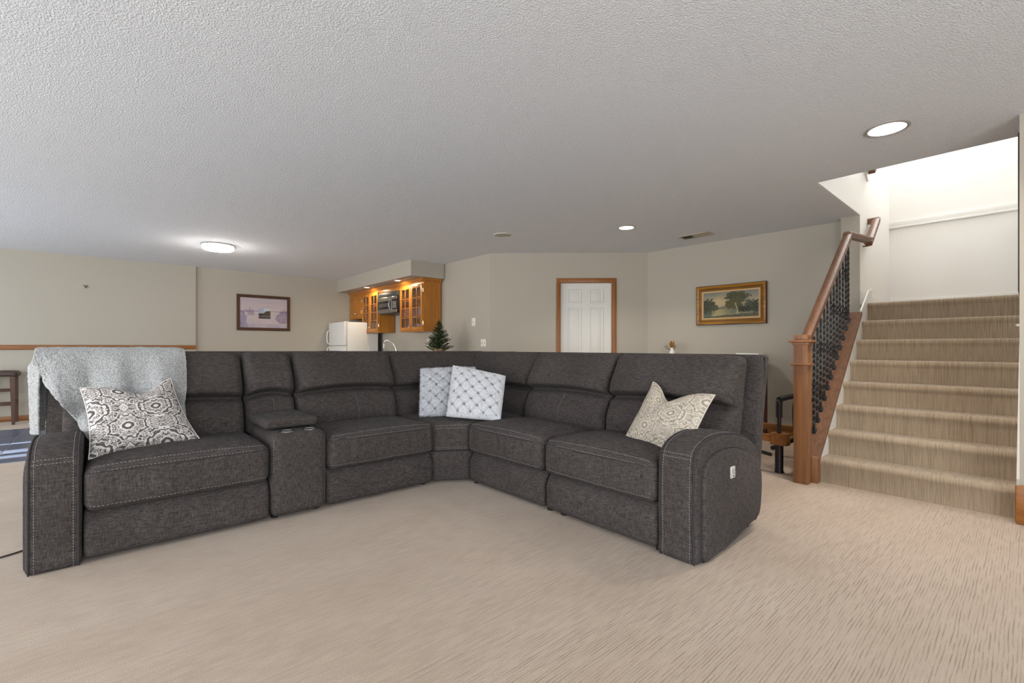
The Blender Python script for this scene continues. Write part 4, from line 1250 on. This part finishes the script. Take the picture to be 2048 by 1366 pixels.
def landscape(u, v):
    """river meadow with one tall tree"""
    c = lerp3(srgb(176, 158, 126), srgb(110, 118, 112), abs(v - .55)*2.0 + .35*nz(u, v, 4))
    c = lerp3(c, srgb(196, 172, 128), math.exp(-(((u - .30)/.16)**2 + ((v - .62)/.18)**2))*.8)
    if v < .42 + .06*nz(u, 0, 9) and v > .28: c = lerp3(c, srgb(92, 92, 84), .75)                    # far bank
    if v < .33:
        c = lerp3(srgb(110, 112, 92), srgb(160, 150, 104), math.exp(-((u - .28)/.15)**2) + .4*nz(u, v, 20))
    def blob(cx, cy, rx, ry, colr, den=1.0, fq=14, s=0):
        nonlocal c
        d = ((u - cx)/rx)**2 + ((v - cy)/ry)**2 + .9*nz(u*1.6, v, fq, s) + .4*nz(u*1.6, v, fq*2.6, s)
        if d < 1: c = lerp3(c, lerp3(colr, srgb(112, 106, 66), max(0, nz(u*1.6, v, 26, s + 3))*1.1), min(1, (1 - d)*4*den))
    blob(.10, .46, .13, .30, srgb(62, 66, 52), s=1); blob(.02, .4, .10, .25, srgb(56, 62, 52), s=2); blob(.22, .40, .07, .14, srgb(76, 76, 62), s=3)
    blob(.62, .80, .24, .22, srgb(70, 70, 48), .7, s=4); blob(.62, .55, .15, .26, srgb(82, 78, 50), .6, s=5); blob(.5, .5, .10, .18, srgb(84, 78, 48), s=8)
    blob(.86, .44, .12, .24, srgb(74, 80, 66), .6, s=6); blob(.98, .38, .1, .26, srgb(48, 58, 50), s=7); blob(.75, .30, .16, .12, srgb(48, 52, 40), s=9)
    if abs(u - .615 - .02*math.sin(v*8)) < .010 + .012*max(0, .3 - v)*4 and .14 < v < .55: c = lerp3(c, srgb(186, 172, 128), .75)
    g = v - (.04 + .16*u - .06*u*u + .02*nz(u, 0, 8))
    if g < 0: c = lerp3(srgb(58, 54, 36), srgb(176, 166, 130), max(0, nz(u*2, v, 44, 5))*1.7)
    elif g < .05: c = lerp3(c, srgb(170, 164, 130), max(0, nz(u*2, v, 38, 6))*1.6)
    if u < .16 and v < .22: c = lerp3(c, srgb(70, 86, 74), .7)
    return c
pr_ = thing('framed_painting', 'landscape painting with a tall tree in a wide gilded frame', 'painting', (6.13, 2.61, 1.365))
dv = (Vector(P1) - Vector(P0)).normalized(); nv = Vector((-dv.y, dv.x)); nv = nv if nv.dot(Vector(P0)) < 0 else -nv
pm = Vector(P0) + dv*(Vector((6.12, 2.612)) - Vector(P0)).dot(dv)
def pf(a, d, b): q = pm + dv*a + nv*(d + .002); return (q.x, q.y, 1.627 + b)
obj('frame', rings(NB(), .875, .522, [(0, 0), (0, .03), (.006, .042), (.022, .048), (.038, .040), (.044, .034), (.05, .034), (.056, .038), (.064, .030), (.072, .022)], pf), M['gold'], pr_, recalc=False, smooth=30)
obj('outer_rim', rings(NB(), .879, .526, [(0, 0), (0, .032), (.007, .043), (.010, .0432)], pf), M['walnut'], pr_, recalc=False)
obj('inner_rim', rings(NB(), .785, .432, [(.0, .0405), (.004, .038), (.010, .037)], pf), M['walnut'], pr_, recalc=False)
obj('liner', rings(NB(), .735, .382, [(0, .02), (.004, .026), (.02, .022), (.024, .016)], pf), M['liner'], pr_, recalc=False)
canvas('canvas', .69, .337, 170, 84, landscape, lambda a, d, b: pf(a, .015, b), M['paint'], pr_)
for q in pr_.children:
    me = q.data; bm = NB(); bm.from_mesh(me); bmesh.ops.recalc_face_normals(bm, faces=bm.faces[:]); bm.to_mesh(me); bm.free()

def lake(u, v):
    """pale mauve lake print with a small dark photograph set in its middle"""
    c = lerp3(srgb(196, 180, 176), srgb(176, 164, 176), abs(v - .45)*1.3 + .5*nz(u*.5, v*4, 5))
    def tone(k, colr=srgb(128, 112, 140)):
        nonlocal c
        c = lerp3(c, colr, k)
    if abs(v - .56 - .004*math.sin(u*30)) < .012: tone(.6)
    if abs(v - .44 - .02*(u - .5)) < .008 and u > .15: tone(.4)
    for k, (cx, hh, ww) in enumerate(((.13, .10, .03), (.20, .17, .03), (.255, .09, .03), (.88, .10, .03), (.94, .16, .04), (.99, .1, .04))):
        if abs(u - cx) < ww*(1 - (v - .54)/hh) and .50 < v < .54 + hh: tone(.55 + .3*nz(u, v, 30))
    if .15 < u < .29 and .42 < v < .57: tone(.5 + .3*nz(u, v, 18))
    if u > .79 + .05*math.sin(v*14) and .16 < v < .58: tone(.65 + .3*nz(u, v, 12))
    if u < .11 + .10*(.55 - v) + .02*math.sin(v*22) and v < .55: tone(.6 + .4*nz(u, v, 10), srgb(120, 112, 146))
    if v < .12: tone(.3 + .4*nz(u, v, 9), srgb(150, 146, 168))
    if .385 < u < .64 and .31 < v < .655:
        a, b = (u - .385)/.255, (v - .31)/.345
        c = srgb(190, 194, 200) if b > .52 else srgb(62, 56, 54)
        if b > .52: c = lerp3(c, srgb(140, 156, 180), .6 if a < .4 else 0)
        if ((a - .85)/.5)**2 + ((b - .4)/.36)**2 < 1 + .3*nz(a, b, 9): c = srgb(84, 72, 62)
        if abs(b - .22) < .06: c = lerp3(c, srgb(120, 112, 108), .6 + nz(a, b, 12))
        if b < .10: c = srgb(44, 38, 38)
    return c
pl_ = thing('framed_print', 'mauve lake print with a small dark photo inset, in a dark brown frame', 'picture', (2.285, Y0, 1.38))
def lf(a, d, b): return (2.287 + a, Y0 - .002 - d, 1.72 + b)
obj('frame', rings(NB(), .925, .675, [(0, 0), (0, .022), (.006, .028), (.05, .026), (.056, .018)], lf), M['walnut'], pl_, recalc=False)
canvas('print', .815, .565, 150, 104, lake, lambda a, d, b: lf(a, .016, b), M['print'], pl_)
for q in pl_.children:
    me = q.data; bm = NB(); bm.from_mesh(me); bmesh.ops.recalc_face_normals(bm, faces=bm.faces[:]); bm.to_mesh(me); bm.free()

# ------------------------------------------------------------------ ceiling fittings
def can(x, y, r, label, watts, spread=2.2):
    t = thing('recessed_light', label, 'ceiling light', (x, y, H - .012), 'recessed ceiling lights')
    obj('trim_ring', lathe(NB(), [(r*1.16, 0), (r*1.17, -.005), (r*1.05, -.008), (r, -.004), (r*.985, .0)], (x, y, H - .0005), 40), mat('can trim', srgb(168, 162, 156), .5), t)
    obj('baffle_line', lathe(NB(), [(r*1.0, -.0045), (r*1.0, -.0075), (r*.975, -.0075), (r*.975, -.003)], (x, y, H), 40), M['black'], t)
    obj('lens', lathe(NB(), [(r*.97, -.004), (r*.6, -.007), (0, -.008)], (x, y, H), 40), M['lamp_on'], t)
    lamp('recessed_lamp', 'AREA', (x, y, H - .02), watts, (1, .91, .80), direction=(0, 0, -1), size=r*1.8, shape='DISK', parent=t, spread=spread)
can(3.779, .62, .102, 'large lit recessed ceiling light in front of the stair opening', 12)
can(4.608, 3.17, .088, 'lit recessed ceiling light farther back, near the ceiling vent', 16)
sp = thing('ceiling_speaker', 'round off-white ceiling speaker left of the far recessed light', 'speaker', (3.752, 4.412, H - .01))
obj('rim', lathe(NB(), [(.118, 0), (.119, -.005), (.110, -.007), (.106, -.004)], (3.752, 4.412, H - .0005), 36), M['plastic'], sp)
obj('grille', lathe(NB(), [(.107, -.003), (.05, -.005), (0, -.0055)], (3.752, 4.412, H), 36), mat('speaker grille', srgb(176, 174, 170), .7), sp)
ve = thing('ceiling_vent', 'beige metal air vent in the ceiling near the painting', 'vent', (5.57, 2.80, H - .012))
va, vb = onz(1360.8, 474, H), onz(1422.9, 468, H); vc_ = (onz(1360.8, 474, H) + onz(1376, 476.8, H) + onz(1422.9, 468, H) + onz(1407.6, 464, H))/4
vx, vy = vc_.x, vc_.y
def vf(a, d, b): return (vx + b, vy + a, H - .0005 - d)
obj('frame', rings(NB(), .40, .20, [(0, 0), (.004, .006), (.028, .008), (.032, .002)], vf), mat('vent metal', srgb(186, 176, 160), .5), ve, recalc=False)
obj('dark_throat', B(vx - .07, vx + .07, vy - .17, vy + .17, H - .002, H - .001), M['black'], ve)
for k in range(9):
    yy = vy - .158 + .0395*k
    bm = NB(); box(bm, vx - .069, vx + .069, yy - .016, yy + .016, -.001, .001)
    bmesh.ops.rotate(bm, cent=(vx, yy, 0), matrix=Matrix.Rotation(math.radians(32 if k > 4 else -25), 3, 'X'), verts=bm.verts[:]); bmesh.ops.translate(bm, vec=(0, 0, H - .0095), verts=bm.verts[:])
    obj('slat', bm, bpy.data.materials['vent metal'], ve)
fl_ = thing('flush_ceiling_light', 'lit round flush-mount ceiling light with a glowing glass drum', 'ceiling light', (1.17, 7.455, H - .08))
obj('drum', lathe(NB(), [(.185, -.012), (.19, -.02), (.19, -.055), (.17, -.072), (.08, -.082), (0, -.084)], (1.17, 7.455, H), 48), M['flush_on'], fl_)
obj('band', lathe(NB(), [(.198, 0), (.2, -.004), (.2, -.014), (.186, -.014)], (1.17, 7.455, H), 48), M['steel'], fl_)
for k in range(4):
    az = .75 + k*PI/2; c_, s_ = math.cos(az), math.sin(az)
    obj('clip', tube(NB(), [(1.17 + .197*c_, 7.455 + .197*s_, H - .01), (1.17 + .198*c_, 7.455 + .198*s_, H - .05), (1.17 + .18*c_, 7.455 + .18*s_, H - .07)], .005, 6), M['steel'], fl_)
lamp('flush_lamp', 'POINT', (1.17, 7.455, H - .12), 22, (1, .93, .85), size=.10, parent=fl_)
for x, y, lab in ((3.80, 7.286, 'small lit downlight under the soffit, above the large glass-door cabinet'), (3.80, 8.539, 'small lit downlight under the soffit, left one near the fridge')):
    t = thing('soffit_light', lab, 'downlight', (x, y, 2.213), 'soffit downlights')
    obj('trim_ring', lathe(NB(), [(.066, 0), (.066, -.004), (.05, -.006), (.048, -.001)], (x, y, 2.2248), 28), M['white'], t)
    obj('lens', lathe(NB(), [(.049, -.002), (.025, -.003), (0, -.0035)], (x, y, 2.2248), 28), M['down_on'], t)
    lamp('soffit_lamp', 'AREA', (x, y, 2.212), 5.5, (1, .82, .56), direction=(.05, 0, -1), size=.09, shape='DISK', parent=t)

# ------------------------------------------------------------------ behind the sofa: console with vase, reformer
ct = thing('console_table', 'dark console table along the painting wall, mostly hidden by the sofa', 'table', (5.89, 2.85, 0))
obj('top', B(5.72, 6.05, 2.13, 3.60, .86, .895, .004), M['walnut'], ct)
for x in (5.75, 6.02):
    for y in (2.155, 3.57): obj('leg', B(x - .022, x + .022, y - .022, y + .022, 0, .86, .003), M['walnut'], ct)
obj('apron', B(5.745, 5.76, 2.17, 3.56, .78, .86), M['walnut'], ct)
solid('white_box', B(5.84, 6.02, 2.16, 2.43, .895, .994, .006), M['white'], 'low white box on the console table, just above the sofa back', 'box', (5.93, 2.3, .895))
vs_ = thing('flower_vase', 'white vase of dried golden stems behind the sofa, right of the door', 'vase', (5.9, 3.31, .895))
obj('vase', lathe(NB(), [(0, 0), (.03, 0), (.045, .05), (.035, .11), (.022, .14), (.028, .165), (.024, .165), (.018, .14), (0, .05)], (5.9, 3.31, .895), 20), M['plastic'], vs_)
rnd = random.Random(3); bm = NB(); straw = mat('dried golden grass', srgb(150, 104, 34), .9)
for k in range(26):
    a_, b_ = rnd.uniform(-.028, .028), rnd.uniform(-.03, .03); h_ = rnd.uniform(.20, .262)
    tube(bm, [(5.9 + a_*.4, 3.31 + b_*.4, 1.03), (5.9 + a_, 3.31 + b_, .895 + h_*.9), (5.9 + a_*1.2, 3.31 + b_*1.25, .895 + h_)], lambda i: (.002, .006, .003)[i], 5)
fb = obj('golden_grass', bm, straw, vs_, smooth=60); fb['kind'] = 'stuff'
bm = NB()
for dy, dz in ((.085, .20), (.11, .185), (-.06, .185), (-.045, .20)): tube(bm, [(5.9, 3.31, 1.02), (5.89, 3.31 + dy*.7, .895 + dz*.8), (5.89, 3.31 + dy, .895 + dz)], lambda i: (.002, .003, .004)[i], 5)
obj('twigs', bm, M['walnut'], vs_)

rf = thing('pilates_reformer', 'wood and black exercise reformer with padded foot bar between sofa and newel post', 'exercise machine', (4.6, 2.5, 0))
rx0, rx1, ry0, ry1 = 4.31, 4.93, 1.43, 3.85
for x in (rx0, rx1):
    obj('side_rail', B(x - .02, x + .02, ry0 + .03, ry1, .255, .315, .004), M['oak_y'], rf)
for x in (rx0, rx1):
    obj('end_block', B(x - .035, x + .055, ry0 - .07, ry0 + .06, .235, .335, .004), M['oak_x'], rf)
    for y in (ry0, ry1 - .06): obj('leg', lathe(NB(), [(0, 0), (.036, 0), (.036, .01), (.032, .02), (.032, .24), (0, .24)], (x, y, 0), 18), M['iron'], rf)
obj('end_rail', B(rx0, rx1, ry1 - .04, ry1, .245, .325, .004), M['oak_x'], rf)
obj('cross_bar', tube(NB(), [(rx0, ry0 + .05, .2), (rx1, ry0 + .05, .2)], .02, 10), M['iron'], rf)
obj('brace', tube(NB(), [(rx0, ry0 + .06, .14), (rx0, ry0 + .6, .22), (rx0, ry1, .22)], .016, 8), M['iron'], rf)
fbp = smooth_loop([Vector(p) for p in ((rx0, ry0, .33), (rx0, ry0, .56), (rx0 + .012, ry0, .605), (rx0 + .06, ry0, .625), (rx1 - .06, ry0, .625), (rx1 - .012, ry0, .605), (rx1, ry0, .56), (rx1, ry0, .33))], 5, False)
bar_ = obj('foot_bar', tube(NB(), fbp, .016, 12), M['iron'], rf)
pad = [p for p in fbp if p.z > .42]
obj('foam_grip', tube(NB(), pad, .025, 12), M['black'], bar_)
obj('carriage', B(rx0 + .05, rx1 - .05, 2.3, 3.2, .33, .40, .02, 3), M['black'], rf)
obj('headrest', B(rx0 + .18, rx1 - .18, 3.2, 3.45, .36, .42, .02, 3), M['black'], rf)
# upright rebounder frame at the foot end
loop = [Vector(p) for p in ((4.52, 1.36, .02), (4.50, 1.36, .3), (4.50, 1.37, .5), (4.53, 1.37, .585), (4.62, 1.38, .61), (4.86, 1.38, .61), (4.95, 1.37, .57), (4.97, 1.37, .5), (4.97, 1.36, .3), (4.95, 1.36, .02))]
lp = smooth_loop(loop, 5, False)
rb = obj('rebounder_frame', tube(NB(), lp, .021, 12), M['iron'], rf)
obj('rebounder_mat', B(4.55, 4.92, 1.368, 1.374, .06, .57), M['black'], rb)
bm = NB()
for k in range(9): tube(bm, [(4.485, 1.35, .10 + .05*k), (4.56, 1.372, .12 + .05*k)], .006, 6)
obj('bungee_cord', bm, M['black'], rb)

# ------------------------------------------------------------------ left edge: slate tiles, bar stool, cord
tf = thing('slate_floor', 'dark blue slate tile floor patch by the patio door, at the left', 'tiled floor', (-1.6, 7.48, 0))
obj('grout_bed', B(-3.99, .46, 6.245, 8.72, .0005, .004), M['grout'], tf)
PT = .6125; rnd = random.Random(2)
shared = None
for i in range(-6, 3):
    for j in range(5):
        x0 = -.775 + i*PT; x1 = x0 + PT; y0 = 8.04 - 3*PT + j*PT; y1 = y0 + PT
        if j == 4: y1 = min(y1, 8.715)
        x0 = max(x0, -3.985); x1 = min(x1, .455); y0 = max(y0, 6.25); y1 = min(y1, 8.715)
        if x1 - x0 < .06 or y1 - y0 < .03: continue
        obj('tile', B(x0 + .004, x1 - .004, y0 + .004, y1 - .004, .002, .0085 + rnd.random()*.0006, .002, 1), M['slate'], tf)
so = thing('bar_stool', 'dark brown bar stool with padded seat near the left wall', 'stool', (-1.12, 9.42, 0))
sxc, syc = -1.13, 9.46
def sd(p): return (p.x, p.y, p.z + .018*((p.x - sxc)/.21)**2*0 - .010*((p.x - sxc)/.21)**4)
obj('seat', rbox(NB(), sxc - .225, sxc + .225, syc - .2, syc + .2, .665, .742, .03, (10, 8, 3), sd), M['stool_leather'], so, smooth=180)
for ax in (-1, 1):
    for ay in (-1, 1):
        bm = NB(); c0 = Vector((sxc + ax*.175, syc + ay*.16, .67)); c1 = Vector((sxc + ax*.185, syc + ay*.165, 0))
        r0, r1 = .024, .016
        a = [bm.verts.new(c0 + Vector((q*r0, w_*r0, 0))) for q, w_ in ((-1, -1), (1, -1), (1, 1), (-1, 1))]; b = [bm.verts.new(c1 + Vector((q*r1, w_*r1, 0))) for q, w_ in ((-1, -1), (1, -1), (1, 1), (-1, 1))]
        bm.faces.new(a); bm.faces.new(b[::-1])
        for k in range(4): bm.faces.new((a[k], a[(k+1) % 4], b[(k+1) % 4], b[k]))
        obj('leg', bm, M['walnut'], so, smooth=0)
for z, ay in ((.47, -1), (.28, -1), (.47, 1), (.28, 1)): obj('stretcher', B(sxc - .18, sxc + .18, syc + ay*.163 - .009, syc + ay*.163 + .009, z - .012, z + .012, .002), M['walnut'], so)
for z, ax in ((.31, -1), (.31, 1)): obj('stretcher', B(sxc + ax*.18 - .009, sxc + ax*.18 + .009, syc - .16, syc + .16, z - .012, z + .012, .002), M['walnut'], so)
solid('power_cord', tube(NB(), smooth_loop([Vector(p) for p in ((-.9, 3.38, .006), (-.6, 3.40, .006), (-.40, 3.455, .006), (-.31, 3.50, .006), (-.1, 3.62, .006), (.3, 3.7, .006))], 6, False), .0045, 8), M['cord'], 'thin dark power cord on the carpet left of the sofa arm', 'cord', (-.3, 3.5, 0))
